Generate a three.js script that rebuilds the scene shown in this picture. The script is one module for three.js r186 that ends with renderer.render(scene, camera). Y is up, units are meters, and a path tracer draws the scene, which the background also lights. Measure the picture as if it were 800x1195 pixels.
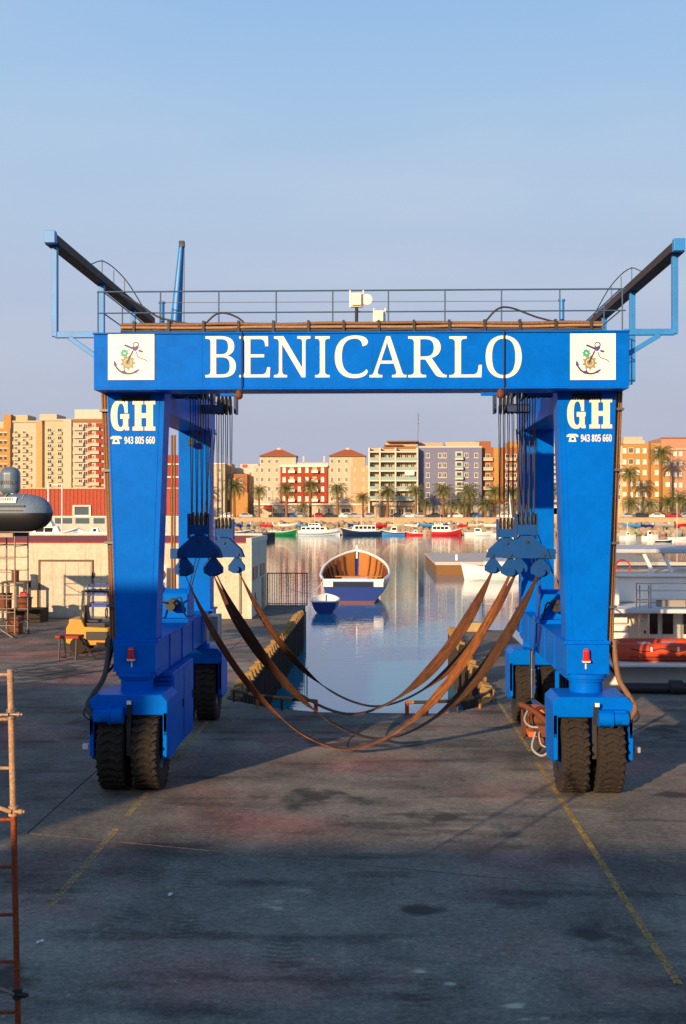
import * as THREE from 'three';
import { mergeGeometries } from 'three/addons/utils/BufferGeometryUtils.js';
import { RoundedBoxGeometry } from 'three/addons/geometries/RoundedBoxGeometry.js';
import { FontLoader } from 'three/addons/loaders/FontLoader.js';
import { TextGeometry } from 'three/addons/geometries/TextGeometry.js';

// ---------------------------------------------------------------- camera, sky, sun, exposure
const scene = new THREE.Scene();
const EYE = 4.53, CAMZ = 19.8, FPX = 1412, YAW = Math.atan(46 / FPX);
const camera = new THREE.PerspectiveCamera(2 * Math.atan(597.5 / FPX) * 180 / Math.PI, 686 / 1024, 0.1, 9000);
camera.position.set(0, EYE, CAMZ);
camera.rotation.y = YAW;
const renderer = new THREE.WebGLRenderer({ antialias: true });
renderer.setSize(686, 1024);
renderer.toneMapping = THREE.LinearToneMapping;
renderer.toneMappingExposure = 1.4;
renderer.shadowMap.enabled = true;
renderer.shadowMap.type = THREE.PCFSoftShadowMap;

function rng(s) { return () => { s |= 0; s = s + 0x6D2B79F5 | 0; let t = Math.imul(s ^ s >>> 15, 1 | s); t = t + Math.imul(t ^ t >>> 7, 61 | t) ^ t; return ((t ^ t >>> 14) >>> 0) / 4294967296; }; }
// tileable value noise, period n cells
function noiseField(n, seed) {
  const r = rng(seed), a = new Float32Array(n * n); for (let i = 0; i < a.length; i++) a[i] = r();
  return (x, y) => {
    let xi = Math.floor(x), yi = Math.floor(y); let fx = x - xi, fy = y - yi;
    fx = fx * fx * (3 - 2 * fx); fy = fy * fy * (3 - 2 * fy);
    xi = ((xi % n) + n) % n; yi = ((yi % n) + n) % n; const x1 = (xi + 1) % n, y1 = (yi + 1) % n;
    const p = a[yi * n + xi], q = a[yi * n + x1], u = a[y1 * n + xi], v = a[y1 * n + x1];
    return p + (q - p) * fx + (u - p) * fy + (p - q - u + v) * fx * fy;
  };
}
const NZ = noiseField(64, 11), NZ2 = noiseField(128, 12), NZ3 = noiseField(256, 13);
function fbm(x, y, o = 4) { let s = 0, a = 0.5, t = 0; for (let i = 0; i < o; i++) { s += a * NZ(x + i * 17.3, y + i * 9.1); t += a; a *= 0.5; x *= 2.03; y *= 2.03; } return s / t; }
const toLin = c => { c /= 255; return c <= 0.04045 ? c / 12.92 : Math.pow((c + 0.055) / 1.055, 2.4); };
const SUN = new THREE.Vector3(-0.4695 * 0.9703, 0.2419, 0.8829 * 0.9703).normalize();
{
  const W = 1024, H = 512, data = new Float32Array(W * H * 4);
  const stops = [[-90, 100, 105, 120], [-1, 168, 168, 190], [0, 178, 180, 202], [4, 180, 186, 206], [9, 180, 193, 217], [14, 176, 198, 225], [19, 162, 195, 230], [24, 146, 187, 230], [40, 84, 136, 192], [60, 52, 100, 156], [90, 38, 80, 134]];
  const ss = stops.map(s => [s[0], toLin(s[1]) / 1.4, toLin(s[2]) / 1.4, toLin(s[3]) / 1.4]);
  for (let j = 0; j < H; j++) {
    const el = ((j + 0.5) / H - 0.5) * 180, y = Math.sin(el * Math.PI / 180), c = Math.cos(el * Math.PI / 180);
    let k = 0; while (k < ss.length - 2 && el > ss[k + 1][0]) k++;
    const f = Math.min(1, Math.max(0, (el - ss[k][0]) / (ss[k + 1][0] - ss[k][0])));
    for (let i = 0; i < W; i++) {
      const az = ((i + 0.5) / W - 0.5) * 2 * Math.PI, x = Math.cos(az) * c, z = Math.sin(az) * c;
      const d = x * SUN.x + y * SUN.y + z * SUN.z, ang = Math.acos(Math.min(1, Math.max(-1, d))) * 180 / Math.PI;
      const glow = Math.exp(-ang / 16) * 0.6 + Math.exp(-ang / 45) * 0.12;
      // thin high cloud, streaked along the horizon
      let cl = 0;
      if (el > -2) { const q = 1 / (y + 0.22); cl = fbm(x * q * 2.2 + 7, z * q * 5 + 3, 5); cl = Math.max(0, cl - 0.42) * 0.5 * Math.min(1, (el + 2) / 8) * Math.max(0.15, 1 - Math.abs(el - 13) / 26); }
      const o = (j * W + i) * 4;
      for (let ch = 0; ch < 3; ch++) {
        let v = ss[k][ch + 1] + (ss[k + 1][ch + 1] - ss[k][ch + 1]) * f;
        v = v * (1 - cl) + cl * [0.47, 0.5, 0.55][ch];
        v += glow * [1.0, 0.8, 0.55][ch] * (el < -1 ? 0.3 : 1);
        data[o + ch] = v;
      }
      data[o + 3] = 1;
    }
  }
  const sky = new THREE.DataTexture(data, W, H, THREE.RGBAFormat, THREE.FloatType);
  sky.mapping = THREE.EquirectangularReflectionMapping; sky.magFilter = THREE.LinearFilter; sky.minFilter = THREE.LinearFilter; sky.wrapS = THREE.RepeatWrapping; sky.needsUpdate = true;
  scene.background = sky; scene.environment = sky;
}
const sun = new THREE.DirectionalLight(new THREE.Color().setRGB(1.0, 0.7, 0.4), 5);
sun.position.copy(SUN).multiplyScalar(160); sun.castShadow = true; sun.shadow.radius = 1;
sun.shadow.mapSize.set(4096, 4096);
Object.assign(sun.shadow.camera, { left: -90, right: 90, top: 90, bottom: -90, near: 1, far: 700 });
scene.add(sun, sun.target);

// ---------------------------------------------------------------- helpers
const V = (x, y, z) => new THREE.Vector3(x, y, z);
const used = new Map();
function numbered(n) { const k = used.get(n) || 0; used.set(n, k + 1); return k ? n + '_' + String(k).padStart(3, '0') : n; }
// a point of the place seen at photo pixel (px, py), D metres ahead of the viewpoint
function X(px, D) { return D * Math.tan(Math.atan((px - 400) / FPX) - YAW); }
function Y(px, py, D) { const x = X(px, D); return EYE - (py - 597.5) / FPX * (D * Math.cos(YAW) - x * Math.sin(YAW)); }
function at(px, py, D) { return V(X(px, D), Y(px, py, D), CAMZ - D); }
const M4 = new THREE.Matrix4(), E3 = new THREE.Euler(), Q4 = new THREE.Quaternion();
function place(g, x = 0, y = 0, z = 0, rx = 0, ry = 0, rz = 0) { E3.set(rx, ry, rz); Q4.setFromEuler(E3); M4.compose(V(x, y, z), Q4, V(1, 1, 1)); return g.applyMatrix4(M4); }
function box(w, h, d, x, y, z, rx, ry, rz) { return place(new THREE.BoxGeometry(w, h, d), x, y, z, rx, ry, rz); }
function rbox(w, h, d, x, y, z, r = 0.012, rx, ry, rz) { return place(new RoundedBoxGeometry(w, h, d, 1, Math.min(r, w / 2.2, h / 2.2, d / 2.2)), x, y, z, rx, ry, rz); }
// box between corner coordinates
function bx(x0, x1, y0, y1, z0, z1, r = 0) { const w = Math.abs(x1 - x0), h = Math.abs(y1 - y0), d = Math.abs(z1 - z0), c = [(x0 + x1) / 2, (y0 + y1) / 2, (z0 + z1) / 2]; return r ? rbox(w, h, d, ...c, r) : box(w, h, d, ...c); }
function cyl(r1, r2, h, seg, x, y, z, rx, ry, rz) { return place(new THREE.CylinderGeometry(r1, r2, h, seg), x, y, z, rx, ry, rz); }
function along(g, a, b) { const d = b.clone().sub(a), L = d.length(); Q4.setFromUnitVectors(V(0, 1, 0), d.normalize()); M4.compose(a.clone().add(b).multiplyScalar(0.5), Q4, V(1, 1, 1)); return g.applyMatrix4(M4); }
function bar(a, b, r, seg = 8, r2 = r) { return along(new THREE.CylinderGeometry(r2, r, a.distanceTo(b), seg), a, b); }
function beam(a, b, w, d = w) { // square section; local y along the beam
  const dir = b.clone().sub(a), L = dir.length(); dir.normalize();
  let side = V(0, 0, 1).cross(dir); if (side.length() < 0.1) side = V(1, 0, 0); side.normalize();
  M4.makeBasis(side, dir, side.clone().cross(dir)); M4.setPosition(a.clone().add(b).multiplyScalar(0.5));
  return new RoundedBoxGeometry(w, L, d, 1, Math.min(0.008, w / 3, d / 3)).applyMatrix4(M4);
}
function tube(pts, r, seg = 24, rad = 7) { return new THREE.TubeGeometry(new THREE.CatmullRomCurve3(pts), seg, r, rad, false); }
function hexa(b, t) { // bottom four and top four corners, each anticlockwise from above
  const P = [], q = (a, c, d, e) => { P.push(...a, ...c, ...d, ...a, ...d, ...e); };
  q(b[3], b[2], b[1], b[0]); q(t[0], t[1], t[2], t[3]);
  for (let i = 0; i < 4; i++) { const j = (i + 1) % 4; q(b[i], b[j], t[j], t[i]); }
  const g = new THREE.BufferGeometry(); g.setAttribute('position', new THREE.Float32BufferAttribute(P, 3)); g.setAttribute('uv', new THREE.Float32BufferAttribute(new Float32Array(P.length / 3 * 2), 2)); g.computeVertexNormals(); return g;
}
function prep(g, keepUV) {
  const o = g.index ? g.toNonIndexed() : g;
  for (const k of Object.keys(o.attributes)) if (!['position', 'normal', 'uv', 'color'].includes(k)) o.deleteAttribute(k);
  if (!o.attributes.normal) o.computeVertexNormals();
  const p = o.attributes.position, n = p.count;
  if (keepUV && o.attributes.uv) return o;
  const uv = new Float32Array(n * 2), a = V(), b = V(), c = V();
  for (let i = 0; i < n; i += 3) {
    a.fromBufferAttribute(p, i); b.fromBufferAttribute(p, i + 1); c.fromBufferAttribute(p, i + 2);
    const f = b.clone().sub(a).cross(c.clone().sub(a)), ax = Math.abs(f.x), ay = Math.abs(f.y), az = Math.abs(f.z);
    for (let k = 0; k < 3; k++) { const v = [a, b, c][k]; const u = ay >= ax && ay >= az ? [v.x, v.z] : ax > az ? [v.z, v.y] : [v.x, v.y]; uv[(i + k) * 2] = u[0]; uv[(i + k) * 2 + 1] = u[1]; }
  }
  o.setAttribute('uv', new THREE.BufferAttribute(uv, 2)); return o;
}
function geo(list, keepUV) { const l = (Array.isArray(list) ? list : [list]).map(g => prep(g, keepUV)); return l.length > 1 ? mergeGeometries(l) : l[0]; }
function mesh(name, list, mat, keepUV) { const m = new THREE.Mesh(list.isBufferGeometry && list.userData.done ? list : geo(list, keepUV), mat); m.geometry.userData.done = true; m.name = name; m.castShadow = m.receiveShadow = true; return m; }
function part(parent, name, list, mat, label, keepUV) { const m = mesh(name, list, mat, keepUV); if (label) m.userData.label = label; parent.add(m); return m; }
function parts(parent, name, list, m, label) { for (const g of list) part(parent, name, g, m, label); }
function thing(name, label, category, pos = [0, 0, 0], turn = 0, group) { const o = new THREE.Group(); o.name = numbered(name); o.position.set(...pos); o.rotation.y = turn; o.userData = { label, category }; if (group) o.userData.group = group; scene.add(o); return o; }
function solo(name, label, category, list, mat, group, keepUV) { const m = mesh(numbered(name), list, mat, keepUV); m.userData = { label, category }; if (group) m.userData.group = group; scene.add(m); return m; }
function struct(name, list, mat, keepUV) { const m = mesh(numbered(name), list, mat, keepUV); m.userData.kind = 'structure'; scene.add(m); return m; }
function copyOf(o, label, pos, turn) { const c = o.clone(); c.userData = { ...o.userData, label }; c.name = numbered(o.name.replace(/_\d{3}$/, '')); if (pos) c.position.set(...pos); if (turn !== undefined) c.rotation.y = turn; scene.add(c); return c; }

// ---------------------------------------------------------------- textures and materials
function tex(w, h, fn, srgb = true) {
  const d = new Uint8Array(w * h * 4), o = [0, 0, 0];
  for (let j = 0; j < h; j++) for (let i = 0; i < w; i++) { fn(i, j, o); const k = (j * w + i) * 4; d[k] = Math.max(0, Math.min(255, o[0])); d[k + 1] = Math.max(0, Math.min(255, o[1])); d[k + 2] = Math.max(0, Math.min(255, o[2])); d[k + 3] = 255; }
  const t = new THREE.DataTexture(d, w, h); t.magFilter = THREE.LinearFilter; t.minFilter = THREE.LinearMipmapLinearFilter; t.generateMipmaps = true; t.wrapS = t.wrapT = THREE.RepeatWrapping; if (srgb) t.colorSpace = THREE.SRGBColorSpace; t.needsUpdate = true; return t;
}
function rep(t, metres, m2 = metres) { const c = t.clone(); c.repeat.set(1 / metres, 1 / m2); c.needsUpdate = true; return c; }
function tfbm(i, j, w, cells, o = 5) { let s = 0, a = 0.5, t = 0, n = cells; for (let k = 0; k < o; k++) { const F = n <= 64 ? NZ : n <= 128 ? NZ2 : NZ3; // cells that divide the field's period tile
    s += a * F(i / w * n, j / w * n); t += a; a *= 0.55; n = Math.min(256, n * 2); } return s / t; }
const grainTex = tex(512, 512, (i, j, o) => { const a = tfbm(i, j, 512, 64, 3), b = NZ3(i / 2, j / 2); const v = 128 + (a - 0.5) * 150 + (b - 0.5) * 90; o[0] = o[1] = o[2] = v; }, false);
const paintTex = tex(1024, 1024, (i, j, o) => { const a = tfbm(i, j, 1024, 8, 5), q = tfbm(i, j, 1024, 64, 2), sp = NZ3(i / 4, j / 4) > 0.985 ? 1 : 0, sc = Math.max(0, NZ2(i / 8, j / 128) - 0.86) * 3; let v = 238 + (a - 0.5) * 34 + (q - 0.5) * 10; v -= sp * 40 + sc * 26; o[0] = v + sp * 20; o[1] = v; o[2] = v - sp * 14; });
const plasterTex = tex(512, 512, (i, j, o) => { const a = tfbm(i, j, 512, 64, 4), s = Math.max(0, NZ2(i / 4, j / 64) - 0.62); const v = 232 + (a - 0.5) * 40 - s * 60; o[0] = v; o[1] = v - 1; o[2] = v - 3; });
const rustTex = tex(512, 512, (i, j, o) => { const a = tfbm(i, j, 512, 64, 4), b = NZ3(i / 2, j / 2); const k = a * 0.8 + b * 0.2; o[0] = 150 + k * 105; o[1] = 120 + k * 115; o[2] = 100 + k * 125; });
const C = (r, g, b) => new THREE.Color().setRGB(r, g, b);
function mat(r, g, b, rough = 0.7, extra = {}) { return new THREE.MeshStandardMaterial({ color: C(r, g, b), roughness: rough, ...extra }); }
const plasterMap = rep(plasterTex, 7), paintMap = rep(paintTex, 2.4), rustMap = rep(rustTex, 0.8);
const grainB = m => rep(grainTex, m);
const MB = {
  blue: new THREE.MeshPhysicalMaterial({ color: C(0.0, 0.15, 0.7), roughness: 0.4, specularIntensity: 0.08, map: paintMap, bumpMap: grainB(1.1), bumpScale: 0.001 }),
  blueLight: mat(0.02, 0.24, 0.66, 0.45, { map: paintMap }),
  blueDark: mat(0.008, 0.03, 0.11, 0.5, { map: paintMap }),
  white: mat(0.8, 0.75, 0.67, 0.5), cream: mat(0.8, 0.72, 0.58, 0.55),
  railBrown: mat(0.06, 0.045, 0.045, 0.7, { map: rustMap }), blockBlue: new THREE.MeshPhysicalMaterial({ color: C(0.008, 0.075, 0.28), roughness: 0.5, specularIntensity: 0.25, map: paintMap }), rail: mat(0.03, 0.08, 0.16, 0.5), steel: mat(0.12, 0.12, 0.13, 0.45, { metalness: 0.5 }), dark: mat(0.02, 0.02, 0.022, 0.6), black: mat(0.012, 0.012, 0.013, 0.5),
  cable: mat(0.03, 0.03, 0.028, 0.5, { metalness: 0.3 }), hose: mat(0.34, 0.22, 0.12, 0.7, { map: rustMap }), hosePale: mat(0.55, 0.42, 0.25, 0.7, { map: rustMap }), hoseDark: mat(0.05, 0.045, 0.04, 0.65),
  tyre: mat(0.035, 0.031, 0.028, 0.88, { map: rustMap, bumpMap: grainB(0.4), bumpScale: 0.003 }),
  rust: mat(0.24, 0.09, 0.04, 0.85, { map: rustMap }), red: mat(0.5, 0.03, 0.02, 0.5), orange: mat(0.62, 0.12, 0.02, 0.6),
  chrome: mat(0.7, 0.7, 0.7, 0.2, { metalness: 1 }), grey: mat(0.3, 0.3, 0.3, 0.6), glassDark: mat(0.02, 0.025, 0.03, 0.08), glass: mat(0.08, 0.11, 0.14, 0.12),
  galv: mat(0.42, 0.42, 0.42, 0.5, { metalness: 0.4, map: rustMap }), yellow: mat(0.68, 0.3, 0.015, 0.45, { map: paintMap }),
};
const redLens = new THREE.MeshPhysicalMaterial({ color: C(0.7, 0.02, 0.015), roughness: 0.15, clearcoat: 1 });

// ---------------------------------------------------------------- ground
const WATER = -1.5;
function groundTex(x0, x1, z0, z1, N, marks, wr = 1, wb = 1) {
  const t = tex(N, N, (i, j, o) => {
    const x = x0 + (x1 - x0) * (i + 0.5) / N, z = z0 + (z1 - z0) * (j + 0.5) / N;
    const a = fbm(x * 0.32 + 3, z * 0.32, 5), b = fbm(x * 1.6 + 30, z * 1.1 + 8, 4), f = NZ3(x * 41, z * 41), f2 = NZ2(x * 17 + 5, z * 23), st = fbm(x * 0.7 + 9, z * 2.6 + 4, 4), gr = NZ3(x * 90, z * 90);
    let v = 106 + (a - 0.5) * 84 + (b - 0.5) * 56 + (f - 0.5) * 26 + (f2 - 0.5) * 24 + (gr - 0.5) * 26; const ck = Math.abs(fbm(x * 0.55 + 80, z * 0.55 + 11, 5) - 0.5); if (ck < 0.0011) v -= 26;
    v -= Math.max(0, st - 0.56) * 150;             // oil and tyre rubber
    if (f2 > 0.9 && f > 0.7) v += 16;               // pale aggregate
    const rr = Math.max(0, fbm(x * 0.5 + 50, z * 0.5 + 20, 4) - 0.46) * 85;   // rust-red antifouling dust
    let R = v * 0.965 + rr, G = v * 0.95 - rr * 0.15, B = v * 0.915 - rr * 0.1;
    for (const m of marks) {
      const dx = x - m[0], dz = z - m[1];
      if (Math.abs(dx) > m[2] || Math.abs(dz) > m[3]) continue;
      const e = (1 - Math.abs(dx) / m[2]) * (1 - Math.abs(dz) / m[3]);
      if (m[4] === 'tyre') { const ph = (dz + Math.abs(dx) * 0.25) / 0.12; if ((ph - Math.floor(ph)) < 0.5 && fbm(x * 4, z * 4, 3) > 0.42) { const k = 1 - 0.2 * Math.min(1, e * 3); R *= k; G *= k; B *= k; } }
      else if (m[4] === 'white') { const q = fbm(x * 5 + m[0] * 9, z * 9, 4) * 0.75 + e * 0.5; if (q > 0.62) { const k = Math.min(1, (q - 0.62) * 5) * m[5]; R += (190 - R) * k; G += (188 - G) * k; B += (176 - B) * k; } }
      else if (m[4] === 'oil') { const q = fbm(x * 3 + 3, z * 3, 4) * 0.7 + e * 0.55; if (q > 0.58) { const k = 1 - Math.min(0.55, (q - 0.58) * 2.5); R *= k; G *= k; B *= k; } }
    }
    o[0] = R * wr; o[1] = G; o[2] = B * wb;
  });
  t.wrapS = t.wrapT = THREE.ClampToEdgeWrapping; t.repeat.set(1 / (x1 - x0), 1 / (z1 - z0)); t.offset.set(-x0 / (x1 - x0), -z0 / (z1 - z0)); t.needsUpdate = true;
  return t;
}
const nearMarks = [];
for (const [x, z] of [[-2.85, 6.5], [-2.2, 6.6], [-2.9, 4.7], [-2.3, 5.0], [0.3, 8.3], [-1.0, 7.4]]) nearMarks.push([x, z, 0.24, 0.6, 'tyre']);
for (const [x, z, w, h, k] of [[-1.22, 5.85, 0.55, 0.45, 0.75], [-0.9, 5.4, 0.5, 0.3, 0.4], [0.38, 7.85, 0.2, 0.12, 0.9], [0.66, 8.15, 0.16, 0.1, 0.9], [1.2, 8.65, 0.2, 0.1, 0.95], [1.3, 8.95, 0.3, 0.1, 0.8], [1.7, 9.05, 0.25, 0.08, 0.7], [1.05, 6.3, 0.12, 0.1, 0.8], [-0.3, 7.0, 0.1, 0.06, 0.8], [3.9, 8.2, 0.5, 0.3, 0.3]]) nearMarks.push([x, z, w, h, 'white', k]);
nearMarks.push([0.45, 6.0, 0.4, 0.35, 'oil'], [-4, 8.2, 1.2, 0.8, 'oil'], [2.2, 6.8, 0.8, 0.7, 'oil']);
const midMarks = [];
for (const [x, z] of [[-2.7, 1.5], [-2.1, 1.9], [-3.9, -2.6], [-3.3, 0.9], [-2.0, 0.8], [3.0, 1.4], [3.6, 1.7], [3.3, 3.0], [3.9, 3.3], [-2.5, 2.5]]) midMarks.push([x, z, 0.26, 0.75, 'tyre']);
midMarks.push([-1.2, 0.6, 1.6, 1.2, 'oil'], [0.9, 1.7, 1.5, 0.7, 'oil'], [-0.5, -4, 2.2, 1.2, 'oil'], [1.9, -6.4, 0.9, 0.4, 'white', 0.15], [-5.8, -6, 1.5, 2, 'oil'], [5.9, -5.5, 1.2, 2.2, 'oil'], [-9, -14, 2.5, 3, 'oil'], [-10, -22, 3, 3, 'oil'], [4.6, 0.2, 0.7, 0.9, 'oil']);
const bumpG = grainB(0.55);
const gNear = new THREE.MeshStandardMaterial({ map: groundTex(-9, 9, 2, 20, 2048, nearMarks, 1.0, 0.94), roughness: 0.82, bumpMap: bumpG, bumpScale: 0.006 });
const gMid = new THREE.MeshStandardMaterial({ map: groundTex(-17, 13, -25, 5, 2048, midMarks, 1.04, 0.94), roughness: 0.82, bumpMap: bumpG, bumpScale: 0.006 });  // redder than the near slab: antifouling stain plus sunlit warmth put into the colour
const tileTex = tex(1024, 1024, (i, j, o) => { const a = tfbm(i, j, 1024, 8, 6), b = NZ3(i / 4, j / 4); const v = 98 + (a - 0.5) * 70 + (b - 0.5) * 22; o[0] = v * 1.0; o[1] = v * 0.95; o[2] = v * 0.9; });
const gFar = mat(1, 1, 1, 0.85, { map: rep(tileTex, 9), bumpMap: bumpG, bumpScale: 0.006 });
const jointMat = mat(0.02, 0.019, 0.018, 0.9);
function slab(pts, depth, top = 0) { // pts [x, z]; solid slab with its top at y = top
  const s = new THREE.Shape(); pts.forEach(([x, z], i) => i ? s.lineTo(x, -z) : s.moveTo(x, -z)); s.closePath();
  const g = new THREE.ExtrudeGeometry(s, { depth, bevelEnabled: false }); g.rotateX(-Math.PI / 2); g.translate(0, top - depth, 0); return g;
}
const jz = x => 4.35 + 0.29 * x;   // the cross joint
const J = 0.012;
struct('near_paving', slab([[-9, jz(-9) + J], [9, jz(9) + J], [9, 20], [-9, 20]], 0.3), gNear);
// main apron round the slip, left to the x = -5 joint
const HEAD = [[-3.72, -9.3], [-2.6, -8.1], [-1.4, -7.55], [1.4, -7.45], [2.1, -8.2], [2.7, -9.6]];
struct('apron_paving', slab([[-5 + J, jz(-5) - J], [-5 + J, -25], [-3.72, -25], ...HEAD, [2.7, -11.2], [13, -11.2], [13, jz(13) - J]], 0.3), gMid);
struct('yard_paving', slab([[-17, jz(-17) - J], [-17, -25], [-5 - J, -25], [-5 - J, jz(-5) - J]], 0.3), gMid);
struct('quay_base', slab([[-300, 120], [-300, -250], [-24, -250], [-24, -70], [-14, -39.2], [-3.76, -39.2], [-3.76, -9.3], [-2.6, -8.14], [-1.4, -7.59], [1.4, -7.49], [2.1, -8.24], [2.74, -9.64], [2.74, -27], [4.72, -27], [4.72, -11.25], [60, -11.25], [60, 120]], 3.5, -0.03), mat(0.15, 0.135, 0.12, 0.9, { map: rep(tileTex, 6) }));
struct('yard_ground', [slab([[-17.02, 19], [-17.02, -39.2], [-14, -39.2], [-24, -70], [-24, -250], [-300, -250], [-300, 19]], 0.026, -0.001), slab([[-16.98, -25.03], [-16.98, -39.1], [-3.72, -39.1], [-3.72, -25.03]], 0.026, -0.001), slab([[9.02, 20], [9.02, jz(9) + J], [13, jz(13)], [13.02, -11.2], [60, -11.2], [60, 20]], 0.026, -0.001), slab([[-300, 120], [60, 120], [60, 20.02], [-9, 20.02], [-9.02, 19.02], [-300, 19.02]], 0.026, -0.001), slab([[-16.98, 18.98], [-9.02, 18.98], [-9.02, jz(-9)], [-16.98, jz(-17)]], 0.026, -0.001)], gFar);
struct('pier_deck', [slab([[2.7, -11.22], [2.7, -26.8], [4.75, -26.8], [4.75, -11.22]], 0.29, 0)], gFar);
struct('joint_filler', [slab([[-17, jz(-17) + 0.2], [-17, jz(-17) - 0.2], [13, jz(13) - 0.2], [13, jz(13) + 0.2]], 0.02, -0.008), slab([[-5.1, 3], [-5.1, -25], [-4.9, -25], [-4.9, 3]], 0.02, -0.0085)], jointMat);

// painted lines: worn yellow strips
const wearTex = tex(512, 512, (i, j, o) => { const a = tfbm(i, j, 512, 32, 5), b = NZ3(i / 2, j / 2); const v = a * 0.7 + b * 0.3; o[0] = o[1] = o[2] = v > 0.46 ? 255 : v > 0.4 ? 120 : 0; }, false);
const wear2 = tex(512, 512, (i, j, o) => { const a = tfbm(i, j, 512, 32, 5), b = NZ3(i / 2, j / 2); const v = a * 0.7 + b * 0.3; o[0] = o[1] = o[2] = v > 0.55 ? 255 : v > 0.48 ? 120 : 0; }, false);
const lineMat = mat(0.4, 0.24, 0.05, 0.75, { alphaMap: rep(wearTex, 1.3), transparent: true });
const lineFaded = mat(0.42, 0.28, 0.1, 0.8, { alphaMap: rep(wear2, 1.1), transparent: true });
function strip(x0, z0, x1, z1, w) { const g = new THREE.PlaneGeometry(w, Math.hypot(x1 - x0, z1 - z0), 1, 8); g.rotateX(-Math.PI / 2); g.rotateY(Math.atan2(x1 - x0, z1 - z0)); g.translate((x0 + x1) / 2, 0.004, (z0 + z1) / 2); return g; }
function lineStruct(name, g, m) { const o = struct(name, g, m); return o; }
lineStruct('yellow_line', [strip(2.84, 8.1, 2.8, -2.2, 0.085), strip(2.8, -3.2, 2.76, -9.3, 0.075)], lineMat);
lineStruct('yellow_line', strip(-3.82, 6.1, -3.8, 2.6, 0.1), lineFaded);
lineStruct('yellow_line', [strip(-3.8, 2.0, -3.78, -1.2, 0.09), strip(-3.78, -2.5, -3.8, -9.5, 0.1), strip(-3.88, -9.6, -3.88, -20, 0.09)], lineFaded);
lineStruct('yellow_line', strip(3.45, 3.95, 6.2, 4.25, 0.06), lineMat);

// ---------------------------------------------------------------- water
const waterBump = tex(1024, 1024, (i, j, o) => { const a = NZ(i / 1024 * 16, j / 1024 * 64), b = NZ2(i / 1024 * 64, j / 1024 * 128), c = NZ(i / 1024 * 8 + 3, j / 1024 * 16); const v = 128 + (a - 0.5) * 90 + (b - 0.5) * 40 + (c - 0.5) * 90; o[0] = o[1] = o[2] = v; }, false);
const waterMat = new THREE.MeshPhysicalMaterial({ color: C(0.0, 0.24, 0.4), roughness: 0.0, ior: 1.45, bumpMap: rep(waterBump, 14, 7), bumpScale: 0.005 });
{ const g = new THREE.PlaneGeometry(1600, 1000, 4, 4); g.rotateX(-Math.PI / 2); g.translate(100, WATER, -420); struct('water', g, waterMat); }

// ---------------------------------------------------------------- unseen buildings added behind the viewpoint, shaped to shade the yard
const shedWall = mat(0.5, 0.46, 0.4, 0.8, { map: plasterMap }), shedRoof = mat(0.25, 0.12, 0.08, 0.8, { map: plasterMap });
{
  const t = thing('tall_shade_warehouse', 'unseen tall rendered warehouse added behind the viewpoint on the left to shade the yard', 'warehouse', [-19.4, 0, 30]);
  const plan = [[-60, 0], [0, 0], [-6.4, 12], [-60, 12]], plan2 = [[-60.1, -0.12], [0, -0.12], [-6.45, 12.1], [-60.1, 12.1]];  // right wall slanted along the sun direction to set the shadow edge
  part(t, 'wall', slab(plan, 11.6, 11.6), shedWall);
  part(t, 'roof', slab(plan2, 0.2, 11.8), shedRoof);
  for (let k = 0; k < 5; k++) part(t, 'door', bx(-56 + k * 11, -51 + k * 11, 0, 4.5, -0.06, 0), MB.blueDark);
  const u = thing('low_shade_warehouse', 'unseen low rendered warehouse added behind the viewpoint to shade the foreground', 'warehouse', [9, 0, 36]);
  part(u, 'wall', bx(-28, 34, 0, 7.3, -5.9, 10), shedWall);
  part(u, 'roof', bx(-28.1, 34.15, 7.3, 7.5, -6.05, 10.15), shedRoof);
  for (let k = 0; k < 5; k++) part(u, 'door', bx(-24 + k * 11, -19 + k * 11, 0, 4.2, -5.96, -5.9), MB.blueDark);
}

// ---------------------------------------------------------------- the boat hoist
const fLoad = new FontLoader();
const serif = await fLoad.loadAsync('fonts/droid/droid_serif_regular.typeface.json'), serifB = await fLoad.loadAsync('fonts/droid/droid_serif_bold.typeface.json'), sansB = await fLoad.loadAsync('fonts/droid/droid_sans_bold.typeface.json');
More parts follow.
